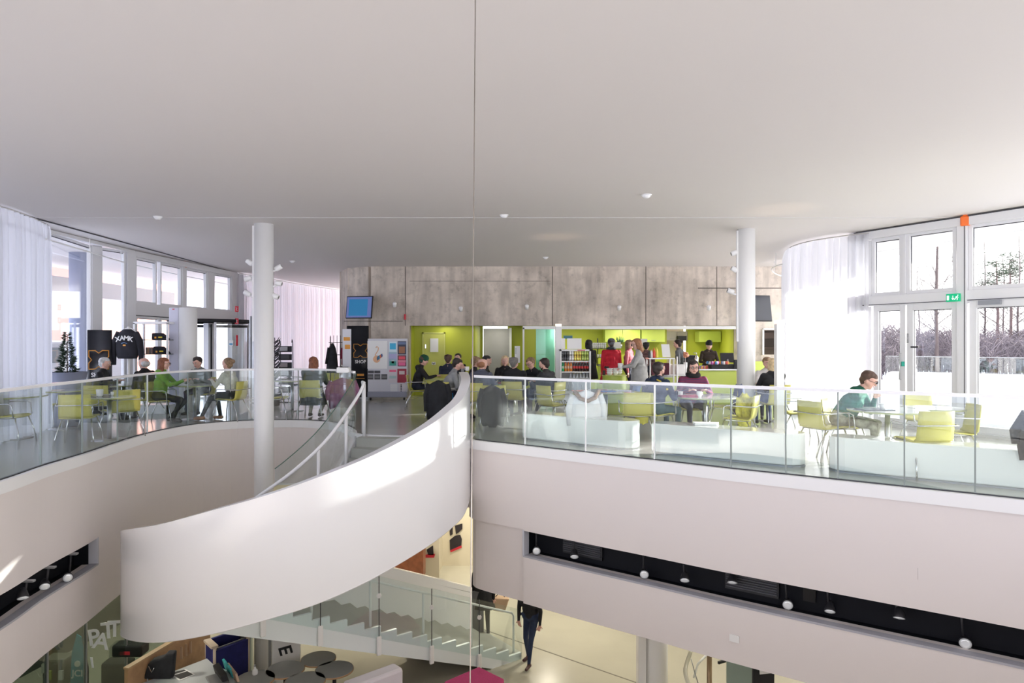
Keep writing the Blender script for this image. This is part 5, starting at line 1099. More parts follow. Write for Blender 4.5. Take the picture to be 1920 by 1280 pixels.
t = thing('black_chair', 'chair draped with a black jacket between the wooden counter and grey desk', 'chair', pt(298,11.55,1262)); t.location.z = ZL; h_ = Z(1225,11.55)-ZL; MB().ext([(-.28,0,h_*.62),(.22,0,h_*.62),(.26,0,h_-.0),(.12,0,h_+.0),(.08,0,h_-.06),(-.12,0,h_-.12),(-.2,0,h_-.2)],(0,.12,.02)).build('draped_jacket', BC, t, bevel=.03); MB().box((0,.05,.5),(.45,.42,.06)).build('seat', BLACK, t); 
for sx in (-.2,.2): MB().tube([(sx,0,0),(sx,.02,h_*.7)], .015, 6).build('leg', GREYM, t)
MB().tube([(-.16,-.03,h_-.2),(-.1,-.04,h_-.3),(-.06,-.04,h_-.22)], .008, 5).build('silver_clip', CHROME, t)
# blue upholstered booth with wooden edges
t = thing('blue_booth', 'boxy navy blue upholstered booth seat with pale wooden edges', 'booth', (0,0,0)); NV = mat('navy_velvet', (.012,.014,.12), .8, noise=.2); WE = mat('birch_edge', (.60,.50,.40), .5)
D_ = 12.6; s_ = 1280/D_; A = pt(388,12.5,1205); B_ = pt(403,12.2,1216); C_ = pt(452,13.0,1188); E_ = pt(465,12.7,1198); zb = ZL
def wall_q(a, b, z0, z1, w_, m, nm='panel'): return MB().seg(a, b, w_, z0, z1).build(nm, m, t)
ztb = Z(1206,12.4); wall_q(B_, E_, zb, ztb-.04, .05, NV); wall_q(A, C_, zb, ztb+.02, .05, NV); wall_q(A, B_, zb, ztb, .05, NV); wall_q(C_, E_, zb, ztb, .05, mat('booth_side', (.02,.025,.03), .7))
for a, b in ((A,B_),(C_,E_)): wall_q(a, b, ztb, ztb+.04, .12, WE, 'wood_edge')
for q in (A, B_, E_): MB().box((q.x,q.y,(zb+ztb)/2),(.05,.05,ztb-zb)).build('wood_post', WE, t)
wall_q(B_+(E_-B_)*0+Vector((0,.1,0)), E_+Vector((0,.1,0)), ztb-.06, ztb-.03, .02, GREYM, 'seam_strip')
# books / brochures
for i, (px, py, c, lab) in enumerate(((414,1262,(.015,.015,.018),'thick black folder in the tray on the grey desk'),(428,1252,(.05,.45,.48),'turquoise spotted book in the tray on the grey desk'),(437,1260,(.55,.38,.28),'tan folder behind the turquoise book'))):
    p = onz(px,py,zt+.08); t = MB().box((0,0,0),(.10 if i == 0 else .04,.50,.16)).build('book', mat('brochure_%d' % i, c, .6, noise=.5 if i == 1 else 0, scale=16), None, bevel=.01); t.location = p; t.rotation_euler = (0,R(-15),R(38)); tag(t, lab, 'book')
t = MB().box((0,0,0),(.26,.5,.04)).build('paper_tray', GREYM, None, bevel=.01); t.location = onz(408,1276,zt+.02); t.rotation_euler.z = R(38); tag(t, 'grey paper tray on the desk beside the folders', 'tray')
# perforated post, sign board with letters
t = thing('perforated_post', 'pale perforated metal post beside the navy booth', 'post', pt(468,13.3,1280)); t.location.z = ZL; MB().box((0,0,1.0),(.10,.08,2.0)).build('post', mat('post_green_grey', (.38,.42,.37), .5), t)
for i in range(7): MB().lathe([(.018,-.002),(.018,.002)], (0,-.043,.55+i*.16), 10, M=Matrix.Rotation(R(90),4,'X')).build('hole', BLACK, t)
t = thing('letter_board', 'white upright board with big black letters beneath the stair', 'sign', pt(537,12.7,1280)); t.location.z = ZL; MB().box((0,0,.65),(.52,.05,1.3)).build('board', PAPER, t, bevel=.005); text('E', .34, (-.02,-.03,.72), (R(90),R(90-16),0), BLACK, t, depth=.004); MB().tube([(-.14,-.03,.98),(.0,-.03,1.05)], .022, 5).build('letter_stroke', BLACK, t)
MB().box((-.30,0,.75),(.05,.06,1.5)).build('edge_post', GREYM, t)
# lower bistro tables
GT = mat('grey_laminate', (.36,.37,.36), .4)
for px, py, r, lab in ((535,1254,.33,'grey round bistro table nearest the white column'),(597,1234,.31,'grey round bistro table farthest back under the stair'),(627,1254,.33,'grey round bistro table rightmost of the group'),(572,1276,.34,'grey round bistro table front middle of the group'),(478,1272,.33,'grey round bistro table holding a white lamp ball')):
    p = onz(px,py,ZL+.74); t = thing('bistro_table', lab, 'table', (p.x,p.y,ZL), 0, 'grey bistro tables'); MB().lathe([(r-.008,.738),(r-.008,.742)], n=44).build('table_top', GT, t); MB().lathe([(r,.715),(r,.738)], n=44).build('edge', WOODO, t); MB().lathe([(.04,.02),(.03,.715)], n=16).build('pole', BLACK, t); MB().lathe([(.2,0),(.2,.015),(.04,.03)], n=24).build('base', BLACK, t)
p = onz(478,1264,ZL+.74); t = thing('small_bottle', 'small white bottle on the leftmost grey bistro table', 'bottle', (p.x,p.y,ZL+.742)); MB().lathe([(.045,0),(.05,.02),(.045,.08),(.02,.10),(.018,.14)], n=16).build('body', CUPW, t); MB().lathe([(.02,.14),(.012,.17)], n=10).build('cap', GREYM, t)
# white low walls under the flight
t = thing('low_wall', 'white low wall with rounded top beneath the lower stair', 'partition', (0,0,0)); a = onz(650,1282,ZL+.9); b = onz(748,1246,ZL+.9); MB().seg(a, b, .30, ZL, ZL+.9).build('block', mat('lilac_white', (.74,.70,.76), .6), t, bevel=.05)
t = thing('white_cabinet', 'pair of pale cabinets beneath the lower stair', 'cabinet', (0,0,0)); zc = -3.9
for px, D_ in ((773,14.2),(800,14.4)): MB().box((X(px,D_),D_,(ZL+zc)/2),(.27,.3,zc-ZL)).build('body', mat('lilac_white2', (.58,.56,.64), .6), t, bevel=.02)
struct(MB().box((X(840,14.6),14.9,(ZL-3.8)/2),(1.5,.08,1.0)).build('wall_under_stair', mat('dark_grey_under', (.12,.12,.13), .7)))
# magenta sofa
q = [onz(898,1249,ZL+.75),onz(945,1272,ZL+.75),onz(945,1330,ZL+.75),onz(790,1330,ZL+.75),onz(835,1276,ZL+.75)]; t = thing('magenta_bench', 'magenta upholstered block seat at the foot of the stair', 'sofa', (0,0,0)); MB().ext([(v.x,v.y,v.z-.4) for v in q],(0,0,.4)).build('cushion', mat('magenta_felt', (.42,.03,.14), .9, noise=.1, scale=40), t, bevel=.02); MB().ext([(v.x*.985,v.y*.995,ZL) for v in q],(0,0,.35)).build('base', BLACK, t)
# back walls of the lower hall with graphics
WD = 19.6; WC = mat('warm_white_wall', (.66,.60,.47), .7)
mb = MB(); mb.box((X(845,WD)+.35,WD+.1,(ZL-2.5)/2),(2.1,.1,2.3)); mb.box((X(792,WD-1),WD-.9,(ZL-2.5)/2),(.9,.1,2.3)); mb.seg((X(816,WD-.9),WD-.9),(X(826,WD),WD+.1),.1,ZL,-2.5); mb.box((4,24,(ZL-2.5)/2),(16,.1,2.3)); mb.box((-4,20.5,-3.65),(2.6,.1,2.3)); struct(mb.build('wall_lower_back', WC))
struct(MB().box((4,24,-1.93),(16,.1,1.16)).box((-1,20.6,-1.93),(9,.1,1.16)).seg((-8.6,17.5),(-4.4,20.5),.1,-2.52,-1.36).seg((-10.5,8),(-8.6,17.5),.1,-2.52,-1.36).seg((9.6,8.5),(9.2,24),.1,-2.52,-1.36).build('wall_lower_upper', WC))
BR = mat('print_black', (.02,.015,.02), .6); RR = mat('print_red', (.55,.02,.04), .6)
t = thing('wall_graphic', 'black and red painted letter shapes on the warm white wall, left part', 'mural', (0,0,0)); y = WD-.97
def wq(px, py, y_): D_ = y_; return (X(px,D_),D_,Z(py,D_))
MB().ext([wq(800,1030,y),wq(812,1022,y),wq(813,1040,y),wq(803,1040,y)],(0,-.01,0)).build('letter_shape', BR, t); MB().ext([wq(790,1040,y),wq(816,1038,y),wq(814,1045,y),wq(794,1045,y)],(0,-.01,0)).build('red_band', RR, t); MB().ext([wq(782,1040,y),wq(792,1034,y),wq(796,1042,y),wq(788,1046,y)],(0,-.01,0)).build('letter_shape', BR, t)
t = thing('wall_graphic', 'black and red painted letter shapes on the warm white wall, right part', 'mural', (0,0,0)); y = WD+.03
MB().ext([wq(843,1012,y),wq(853,1004,y),wq(863,1002,y),wq(866,1010,y),wq(865,1024,y),wq(844,1032,y)],(0,-.01,0)).build('letter_shape', BR, t); MB().ext([wq(844,1031,y),wq(865,1022,y),wq(866,1026,y),wq(845,1035,y)],(0,-.012,0)).build('red_band', RR, t)
MB().ext([wq(843,995,y),wq(849,985,y),wq(849,1001,y),wq(844,1004,y)],(0,-.01,0)).build('letter_shape', BR, t); MB().ext([wq(853,985,y),wq(867,981,y),wq(867,991,y),wq(860,998,y),wq(855,1001,y)],(0,-.01,0)).build('letter_shape', BR, t)
t = thing('wooden_chest', 'reddish brown wooden chest against the far lower wall', 'chest', (0,0,0)); a = wq(745,1072,17.8); MB().box((X(768,17.8),17.9,-4.0),(.75,.5,1.0)).build('body', mat('mahogany', (.22,.07,.03), .4, noise=.2), t, bevel=.01); MB().box((X(768,17.8),17.9,-3.49),(.8,.55,.03)).build('lid', mat('cream_lid', (.7,.62,.5), .5), t)
t = thing('cardboard_bag', 'tan bag carried beside the person in a black coat downstairs', 'bag', (X(938,15.0),15.0,Z(1128,15.0))); MB().ext([(-.16,-.1,-.16),(.10,-.1,-.2),(.2,-.1,.1),(-.18,-.1,.12)],(0,.2,0)).build('body', mat('tan_bag', (.55,.38,.25), .7), t, bevel=.02); MB().tube([(-.1,0,.12),(0,0,.22),(.1,0,.11)], .01, 6).build('handle', BROWN, t)
# right lower: curved rail, bronze post, monitor
t = thing('curved_rail', 'pale curved handrail of another stair on the lower floor at right', 'railing', (0,0,0)); pts = [wq(1295,1222,10.6),wq(1287,1245,10.4),wq(1285,1262,10.2),wq(1292,1285,10.0),wq(1302,1310,9.8)]; MB().tube(catmull([Vector(p) for p in pts],.05,False), .03, 10).build('handrail', mat('cream_rail', (.68,.68,.55), .4), t)
MB().tube([wq(1296,1235,10.8),wq(1303,1262,10.7),wq(1312,1290,10.6)], .008, 5).build('cable', GREYM, t); MB().tube([wq(1330,1222,12),wq(1308,1245,12),wq(1301,1270,12)], .02, 8).build('far_rail', RAILM, t)
t = MB().tube([wq(1330,1215,10.9),(X(1330,10.9),10.9,ZL)], .04, 14).build('bronze_post', mat('bronze', (.35,.25,.15), .35, .6)); tag(t, 'bronze coloured round post on the lower floor at right', 'post')
t = thing('frosted_panel', 'pale green glass panel on the lower floor beneath the right slot', 'panel', (0,0,0)); MB().box((X(1388,10.4),10.4,-3.7),(.42,.03,2.2)).build('panel', mat('green_panel', (.30,.38,.33), .3), t)
MB().box((X(1366,10.6),10.7,Z(1243,10.6)),(.35,.03,.04),.5).build('dark_bracket', BLACK, t)
t = thing('info_screen', 'dark monitor with blue and white label beneath the right fascia', 'monitor', (X(1431,9.9),9.9,Z(1270,9.9))); MB().box((0,0,.05),(.34,.06,.5),.2).build('casing', BLACK, t, bevel=.02); MB().box((.02,-.05,.22),(.2,.01,.07),.2).build('blue_label', mat('blue_label', (.02,.15,.4), .4), t); MB().box((.02,-.055,.13),(.2,.01,.09),.2).build('white_label', PAPER, t); MB().tube([(0,0,-.2),(0,0,ZL-Z(1270,9.9))], .03, 8).build('stand', BLACK, t)
struct(MB().seg((10.6,-3),(9.6,8.5),.1,ZL,-2.5).seg((9.6,8.5),(9.2,24),.1,ZL,-2.5).build('wall_lower_right', WC))
struct(MB().seg((-10.5,-3),(-10.5,8),.1,ZL,-2.5).seg((-10.5,-3),(10.6,-3),.1,ZL,0).build('wall_lower_near', WC))
for nm, (x, y, z), e in (('kitchen_lamp',(1.6,21.8,2.18),15),('kitchen_lamp',(3.8,21.8,2.18),15),('kitchen_lamp',(5.6,21.6,2.18),14),('recess_lamp',(-2.0,20.55,2.12),3),('recess_lamp',(-.5,20.9,2.1),4)):  # area lights added to brighten the kitchen and lime recess, no fixtures seen
    d = bpy.data.lights.new(nm, 'AREA'); d.shape = 'DISK'; d.size = .3 if nm[0] == 'k' else .7; d.energy = e; d.color = (1,.95,.86); o = bpy.data.objects.new(nm, d); COL.objects.link(o); o.location = (x,y,z)
# unseen area lights added under the slab to brighten the lower hall and shop
for i, (x, y, e) in enumerate(((-3,16.5,120),(1.5,15,140),(4.5,12.5,120),(-1.5,18.5,120),(-7.9,11,170),(-7.6,14.0,110),(7.8,8.5,60),(1.0,18.5,110))):
    d = bpy.data.lights.new('lower_fill', 'AREA'); d.shape = 'DISK'; d.size = .35; d.energy = e*.28; d.color = (1,.93,.78); o = bpy.data.objects.new('lower_fill', d); COL.objects.link(o); o.location = (x,y,-1.5)
for px, py in ((1045,444),(1461,393)):   # ceiling spots' warm pools come from real uplights on the lamp posts
    Dq = 1280*(ZC-CAMZ)/(640-py); d = bpy.data.lights.new('post_uplight', 'SPOT'); d.energy = 7; d.spot_size = R(50); d.spot_blend = .9; d.color = (1,.72,.5); d.shadow_soft_size = .05; o = bpy.data.objects.new('post_uplight', d); COL.objects.link(o); o.rotation_euler = (R(180),0,0)
    o.location = (X(px,Dq),Dq,2.2)
# ------------------------------------------------------------ people
def ik(a, b, l1, l2, pole):
    a = Vector(a); b = Vector(b); d = b-a; L_ = min(d.length, (l1+l2)*.995); d.normalize(); b = a+d*L_
    k = (l1*l1-l2*l2+L_*L_)/(2*L_); h = math.sqrt(max(0, l1*l1-k*k)); p = Vector(pole); p = (p-d*p.dot(d)); p.normalize()
    return a+d*k+p*h, b
def remeshed(name, mb, mats, vox, parent, segs=None, smooth=3):
    o = mb.build('tmp', BLACK); md = o.modifiers.new('r','REMESH'); md.mode = 'VOXEL'; md.voxel_size = vox; md.use_smooth_shade = True
    s = o.modifiers.new('s','SMOOTH'); s.factor = .5; s.iterations = smooth
    dg = bpy.context.evaluated_depsgraph_get(); me = bpy.data.meshes.new_from_object(o.evaluated_get(dg)); bpy.data.objects.remove(o)
    me.materials.clear(); me.name = name
    for m in mats: me.materials.append(m)
    nf = len(me.polygons)
    if segs is not None and nf:
        c = np.empty(nf*3); me.polygons.foreach_get('center', c); c = c.reshape(-1,3); best = np.full(nf, 1e9); idx = np.zeros(nf, dtype=np.int32)
        for p0, p1, r0, r1, mi in segs:
            p0 = np.array(p0); p1 = np.array(p1); d = p1-p0; L2 = max(1e-9, d@d); t_ = np.clip(((c-p0)@d)/L2, 0, 1); e = np.linalg.norm(c-(p0+t_[:,None]*d), axis=1)-(r0+(r1-r0)*t_); k = e < best; best[k] = e[k]; idx[k] = mi
        me.polygons.foreach_set('material_index', idx)
    me.polygons.foreach_set('use_smooth', [True]*nf); q = bpy.data.objects.new(name, me); COL.objects.link(q); q.parent = parent; return q
SKIN = mat('skin', (.70,.42,.34), .5, noise=.06, scale=12); LIP = mat('lips', (.42,.13,.12), .5); EYE = mat('eye_dark', (.03,.02,.02), .2); EYEW = mat('eye_white', (.75,.73,.72), .3)
HAIRM = {k: mat('hair_'+k, c, .6, noise=.35, scale=25, bump=.5) for k, c in dict(white=(.55,.55,.56), grey=(.17,.16,.15), brown=(.09,.05,.035), dark=(.03,.02,.018), auburn=(.24,.085,.04), blonde=(.60,.46,.27), dirtyblonde=(.25,.16,.09), black=(.012,.012,.014), ginger=(.30,.13,.06)).items()}
def fab(name, c, noise=.12, scale=14, bump=.35, rough=.85): return mat('cloth_'+name, c, rough, noise=noise, scale=scale, bump=bump)
def stripes(name, c1, c2, sc=34, axis='Z'):
    if 'cloth_'+name in MATS: return MATS['cloth_'+name]
    m = mat('cloth_'+name, c1, .85); t = m.node_tree; b = t.nodes['Principled BSDF']; tcn = t.nodes.new('ShaderNodeTexCoord'); wv = t.nodes.new('ShaderNodeTexWave'); wv.bands_direction = axis; wv.inputs['Scale'].default_value = sc/6.28*1.0; wv.inputs['Distortion'].default_value = 1.2
    r = t.nodes.new('ShaderNodeValToRGB'); r.color_ramp.interpolation = 'CONSTANT'; r.color_ramp.elements[0].color = (*c1,1); r.color_ramp.elements[1].color = (*c2,1); r.color_ramp.elements[1].position = .5
    t.links.new(tcn.outputs['Object'], wv.inputs[0]); t.links.new(wv.outputs[0], r.inputs[0]); t.links.new(r.outputs[0], b.inputs['Base Color']); return m
JEAN = fab('dark_jeans', (.02,.026,.05)); BLK = fab('black', (.014,.014,.017)); SHOEB = mat('shoe_dark', (.02,.016,.015), .5); SHOET = mat('shoe_tan', (.38,.18,.08), .7)
def person(label, px, D, rot, pose='sit', top=BLK, bottom=JEAN, shoe=SHOEB, hair='brown', style='short', beard=None, glasses=False, lean=12, head=(0,0), hands=None, z=0, s=1.0, hat=None, bulk=1.0, feet=None, skirt=None, hood=None, scarf=None, coat_=None, vox=.0125, x=None, sleeve=True, cut=None):
    t = thing('person', label, 'person', (X(px,D) if x is None else x, D, z), R(rot)); t.scale = (s,s,s); sg = []
    def C_(p0, p1, r0, r1, m): sg.append((tuple(p0), tuple(p1), r0, r1, m))
    sit = pose == 'sit'; P = Vector((0,-.02,.555 if sit else .95)); sp_ = Vector((0,math.sin(R(lean)),math.cos(R(lean))))
    bk = bulk; chest = P+sp_*.34; neck = P+sp_*.50
    C_(P+Vector((-.085,0,0)), P+Vector((.085,0,0)), .118*bk, .118*bk, 2)
    C_(P+sp_*.14+Vector((-.065,0,0)), P+sp_*.14+Vector((.065,0,0)), .112*bk, .112*bk, 1); C_(P+sp_*.05, P+sp_*.25, .13*bk, .13*bk, 1)
    C_(chest-sp_*.06+Vector((-.09,0,0)), chest-sp_*.06+Vector((.09,0,0)), .115*bk, .115*bk, 1); C_(chest+sp_*.06+Vector((-.135,0,0)), chest+sp_*.06+Vector((.135,0,0)), .075*bk, .075*bk, 1)
    C_(chest+sp_*.085+Vector((-.10,0,0)), neck+sp_*.01, .066*bk, .058, 1); C_(chest+sp_*.085+Vector((.10,0,0)), neck+sp_*.01, .066*bk, .058, 1)
    hy, hpitch = head; Hm = Matrix.Rotation(R(hy),3,'Z') @ Matrix.Rotation(R(-hpitch),3,'X'); u = Hm @ Vector((0,0,1)); f = Hm @ Vector((0,1,0)); r = Hm @ Vector((1,0,0))
    c = neck+sp_*.045+Vector((0,.0,.115))+Hm @ Vector((0,.012,.0)); c = neck+Vector((0,sp_.y*.05+.01,.0))+u*.138
    C_(neck-sp_*.03, c-u*.05-f*.015, .054, .05, 0)
    C_(c-f*.028+u*.028, c+f*.018+u*.032, .088, .080, 0); C_(c+f*.025-u*.02, c+f*.040-u*.072, .062, .040, 0); C_(c+f*.02-r*.03-u*.03, c+f*.02+r*.03-u*.03, .05, .05, 0)
    C_(c+f*.090+u*.012, c+f*.108-u*.022, .009, .014, 0)
    for q in (-1,1): C_(c+r*q*.082-u*.0-f*.01, c+r*q*.088-u*.03-f*.005, .014, .010, 0)
    # arms
    S = [chest+sp_*.085+Vector((q*.185*bk**.5,0,0)) for q in (-1,1)]
    if hands is None: hands = ((-.10,.40,.80),(.10,.40,.80)) if sit else ((-.24,.06,.84),(.24,.06,.84))
    for q, sh, hd in zip((-1,1), S, hands):
        el, wr = ik(sh, hd, .285, .25, (q*.6,-.5,-.7)); C_(sh, el, .056*bk, .044*bk, 1); C_(el, wr, .044*bk, .030, 1 if sleeve else 0)
        d = (wr-el).normalized(); fd = (d+Vector((-q*.25,.0,-.12))).normalized(); sd_ = fd.cross(Vector((0,0,1))).normalized() if abs(fd.z) < .9 else Vector((1,0,0)) ; up_ = sd_.cross(fd)
        pm = wr+fd*.055; C_(wr-d*.01, wr+fd*.02, .024, .024, 0); C_(wr+fd*.03-sd_*.018, pm+fd*.025-sd_*.022, .017, .015, 0); C_(wr+fd*.03+sd_*.018, pm+fd*.025+sd_*.022, .017, .015, 0)
        for k, (off, ln) in enumerate(((-.033,.055),(-.011,.066),(.011,.062),(.033,.046))):
            b0 = pm+fd*.03+sd_*off; b1 = b0+fd*ln*.55-up_*.006; b2 = b1+(fd*.6-up_*.8).normalized()*ln*.5; C_(b0, b1, .0105, .0098, 0); C_(b1, b2, .0098, .0085, 0)
        th0 = wr+fd*.025-sd_*q*-.03; th1 = th0+(fd*.6+sd_*q*.7).normalized()*.045 ; C_(th0, th1, .0125, .010, 0); C_(th1, th1+fd*.025, .0105, .009, 0)
    # legs
    if sit:
        ft = feet or ((-.13,.42),(.13,.42))
        for q, (fx, fy) in zip((-1,1), ft):
            hip = P+Vector((q*.088,.02,-.03)); kn, an = ik(hip, (fx,fy,.095), .43, .41, (q*.1,.8,.6)); C_(hip, kn, .088*bk, .058, 2); C_(kn, an, .055, .038, 2)
            C_(an+Vector((0,-.03,-.045)), an+Vector((q*.02,.15,-.055)), .040, .032, 3); C_(an, an+Vector((0,0,-.03)), .036, .038, 3)
    else:
        ft = feet or ((-.10,-.02),(.10,.06))
        for q, (fx, fy) in zip((-1,1), ft):
            hip = P+Vector((q*.085,0,-.04)); kn, an = ik(hip, (fx,fy,.09), .425, .42, (0,1,0)); C_(hip, kn, .086*bk, .055, 2); C_(kn, an, .053, .036, 2)
            C_(an+Vector((0,-.03,-.045)), an+Vector((q*.02,.15,-.055)), .040, .032, 3); C_(an, an+Vector((0,0,-.03)), .036, .038, 3)
    if hood: C_(neck-sp_*.02+Vector((-.07,-.04,0)), neck-sp_*.02+Vector((.07,-.04,0)), .062, .062, 1); C_(neck+Vector((0,-.09,-.03)), neck+Vector((0,-.08,-.08)), .07, .06, 1)
    mb = MB()
    for p0, p1, r0, r1, m in sg:
        if cut and max(p0[2]-r0, p1[2]-r1) > cut and m != 3 and min(p0[2],p1[2]) > cut: continue
        mb.cap(p0, p1, r0, r1, 12, 4)
    hx = (Matrix.Rotation(R(rot),3,'Z') @ c)*s; t.location.x -= hx.x if x is None else 0
    if sit:
        cand = [o for o in bpy.data.objects if o.name.startswith('armchair') and 'under' in o['label'] and not o.get('_u') and (o.location-Vector((X(px,D),D,0))).length < 1.1]
        if cand:
            o = min(cand, key=lambda o: (o.location-Vector((X(px,D),D,0))).length); o['_u'] = 1; o.location = t.location; o.rotation_euler = t.rotation_euler
    body = remeshed('body', mb, [SKIN, top, bottom, shoe], vox, t, sg)
    if cut is None or cut > 9:
        e = MB(); ew = MB(); eb = MB()
        for q in (-1,1):
            ew.cap(c+r*q*.032+f*.086+u*.014, c+r*q*.033+f*.087+u*.014, .011, .011, 8, 2); e.cap(c+r*q*.032+f*.093+u*.014, c+r*q*.032+f*.094+u*.014, .0065, .0065, 8, 2)
            eb.tube([c+r*q*.016+f*.098+u*.034, c+r*q*.034+f*.098+u*.039, c+r*q*.052+f*.086+u*.034], .0045, 5)
        ew.build('eyes', EYEW, body); e.build('pupils', EYE, body); eb.build('eyebrows', HAIRM.get(hair, HAIRM['brown']), body)
        MB().tube([c-r*.024+f*.088-u*.048, c+f*.097-u*.052, c+r*.024+f*.088-u*.048], .0055, 6).build('mouth', LIP, body)
        H = MB(); st_ = style
        if st_ == 'bald': H.cap(c-f*.052-r*.03-u*.005, c-f*.052+r*.03-u*.005, .072, .072)
        else:
            H.cap(c-f*.042-r*.008+u*.045, c-f*.042+r*.008+u*.045, .092, .092); H.cap(c-f*.01+u*.066-r*.01, c+f*.028+u*.070+r*.01, .076, .058); H.cap(c-f*.06-u*.02, c-f*.05-u*.045, .068, .055)
            if st_ == 'short':
                for q in (-1,1): H.cap(c+r*q*.058-f*.015+u*.02, c+r*q*.062-f*.012-u*.0, .034, .028)
            if st_ == 'bushy':
                for k in range(9): a = k*.7; H.cap(c-f*.03+r*.065*math.cos(a)+f*.05*math.sin(a)+u*.085, c-f*.03+r*.066*math.cos(a)+f*.05*math.sin(a)+u*.09, .04, .036)
            if st_ in ('long','bob'):
                ln = .26 if st_ == 'long' else .14
                H.cap(c-f*.055, c-f*.075-u*ln, .078, .060)
                for q in (-1,1): H.cap(c+r*q*.062-f*.012+u*.04, c+r*q*.078-f*.015-u*(ln-.06), .040, .034); H.cap(c+r*q*.05-f*.05-u*.05, c+r*q*.06-f*.06-u*ln, .05, .04)
            if st_ == 'bun': H.cap(c-f*.13+u*.055, c-f*.135+u*.06, .045, .045)
        remeshed('hair', H, [HAIRM[hair]], .011, body, None, 2)
        if beard: B2 = MB(); B2.cap(c+f*.045-u*.075, c+f*.05-u*.085, .044, .036); B2.cap(c+f*.02-r*.045-u*.05, c+f*.055-u*.075, .026, .03); B2.cap(c+f*.02+r*.045-u*.05, c+f*.055-u*.075, .026, .03); B2.cap(c+f*.090-r*.02-u*.034, c+f*.090+r*.02-u*.034, .009, .009); remeshed('beard', B2, [HAIRM[beard]], .010, body, None, 1)
        if glasses:
            g = MB()
            for q in (-1,1):
                g.tube([c+r*(q*.034+.024*math.cos(a))+f*.104+u*(.012+.018*math.sin(a)) for a in [2*PI*k/12 for k in range(12)]], .0028, 5, closed=True); g.tube([c+r*q*.058+f*.10+u*.016, c+r*q*.085+f*.0+u*.012], .0025, 4)
            g.tube([c-r*.010+f*.108+u*.015, c+r*.010+f*.108+u*.015], .0028, 4); g.build('glasses', BLACK, body)
        if hat:
            hm = fab('hat_'+hat[0], hat[1]); g = MB(); g.cap(c-f*.03+u*.06, c+f*.01+u*.066, .098, .092, 16, 6)
            if hat[0] != 'cap': g.cap(c-f*.04+u*.03, c+f*.0+u*.05, .096, .092, 16, 5)
            else: g.cap(c+f*.06-r*.03+u*.075, c+f*.12+u*.07, .03, .02); g.cap(c-f*.02+u*.09, c+f*.02+u*.10, .085, .075, 16, 6)
            remeshed('hat', g, [hm], .012, body, None, 1)
    if skirt:   # (material, z0, radius) flared garment from the waist
        m, z0, rb = skirt; rg = []
        for k, (zz, rr) in enumerate(((P.z+.16,.165),(P.z,.195),((P.z+z0)/2,(.19+rb)/2),(z0,rb))): rg.append([(rr*1.15*math.cos(2*PI*j/24)*(1+.03*math.sin(j*3)), rr*.85*math.sin(2*PI*j/24)*(1+.04*math.sin(j*2.3)), zz) for j in range(24)])
        MB().rings(rg, True, False).build('coat_skirt', m, body, solid=.015)
    if scarf: MB().tube([neck+Vector((.095*math.cos(a), .085*math.sin(a)+.0, .01-.015*math.sin(a))) for a in [2*PI*k/14 for k in range(14)]], .042, 8, closed=True).build('scarf', scarf, body)
    return t, body, c
GRNH = fab('green_hoodie', (.16,.34,.045)); CREAM = fab('cream_knit', (.70,.67,.58), scale=30); STR = stripes('striped_shirt', (.30,.32,.31), (.06,.07,.08), 260)
person('person with white hair and a black jacket sitting behind the far left tables', 196,14.3,-75, hair='white', lean=10, head=(-8,8), hands=((-.08,.36,.82),(.1,.34,.82)), bulk=1.12)
person('bald person with white beard in a black jacket sitting with grey trousers', 268,14.3,75, top=BLK, bottom=fab('grey_trousers', (.06,.07,.075)), hair='white', style='bald', beard='white', lean=8, head=(4,4), hands=((-.05,.30,.72),(.08,.28,.70)), bulk=1.18)
person('person with long auburn hair in a bright green hoodie, sitting side-on', 308,13.9,-82, top=GRNH, bottom=BLK, hair='auburn', style='long', lean=8, head=(0,4), glasses=True, hands=((-.10,.42,.86),(.08,.45,.84)), hood=True, feet=((-.10,.16),(.10,.28)))
person('dark-haired person in a striped shirt looking down at the table', 377,15.7,176, top=STR, hair='dark', style='bushy', lean=16, head=(-10,20), glasses=False, hands=((-.14,.36,.80),(.12,.38,.80)))
person('person in a cream sweater with hair in a bun, wearing tan shoes', 425,14.3,82, top=CREAM, bottom=fab('dark_trousers', (.03,.035,.035)), shoe=SHOET, hair='dirtyblonde', style='bun', lean=14, head=(0,-2), hands=((-.10,.40,.84),(.08,.42,.84)), feet=((-.10,.62),(.12,.34)))
person('long-haired person in a long dark coat seen from behind near the stair', 587,14.85,-2, top=fab('charcoal_coat', (.055,.06,.052)), bottom=fab('mottled_trousers', (.45,.42,.33), noise=.5, scale=30), hair='auburn', style='bob', lean=8, bulk=1.25, skirt=(MATS['cloth_charcoal_coat'],.28,.26), feet=((-.10,.12),(.12,.10)))
person('person in a dark green beanie and black hooded jacket sitting side-on', 795,16.9,-86, top=BLK, bottom=fab('navy_jeans', (.012,.016,.035)), shoe=mat('shoe_brown', (.14,.05,.035), .6), hair='brown', hat=('beanie_green',(.01,.07,.04)), lean=14, head=(0,18), hands=((-.10,.46,.80),(.08,.46,.80)), hood=True, feet=((-.1,.40),(.12,.30)))
person('brown-haired person in a navy jacket seen from behind at the lime table', 840,17.5,-5, top=fab('navy', (.022,.028,.055)), hair='brown', style='bushy', lean=10)
person('person half hidden behind the grey sweatshirt, facing the camera', 858,18.9,165, top=BLK, hair='dark', lean=6)
person('dark-haired person in a light grey sweatshirt lifting a white cup', 858,14.6,-80, top=fab('grey_sweatshirt', (.30,.31,.32)), hair='dark', style='bushy', lean=20, head=(0,18), hands=((-.02,.32,1.06),(.14,.36,.80)), bulk=1.15)
cup(876,14.55,'white cup lifted by the person in the grey sweatshirt', z=1.02, s=1.2)
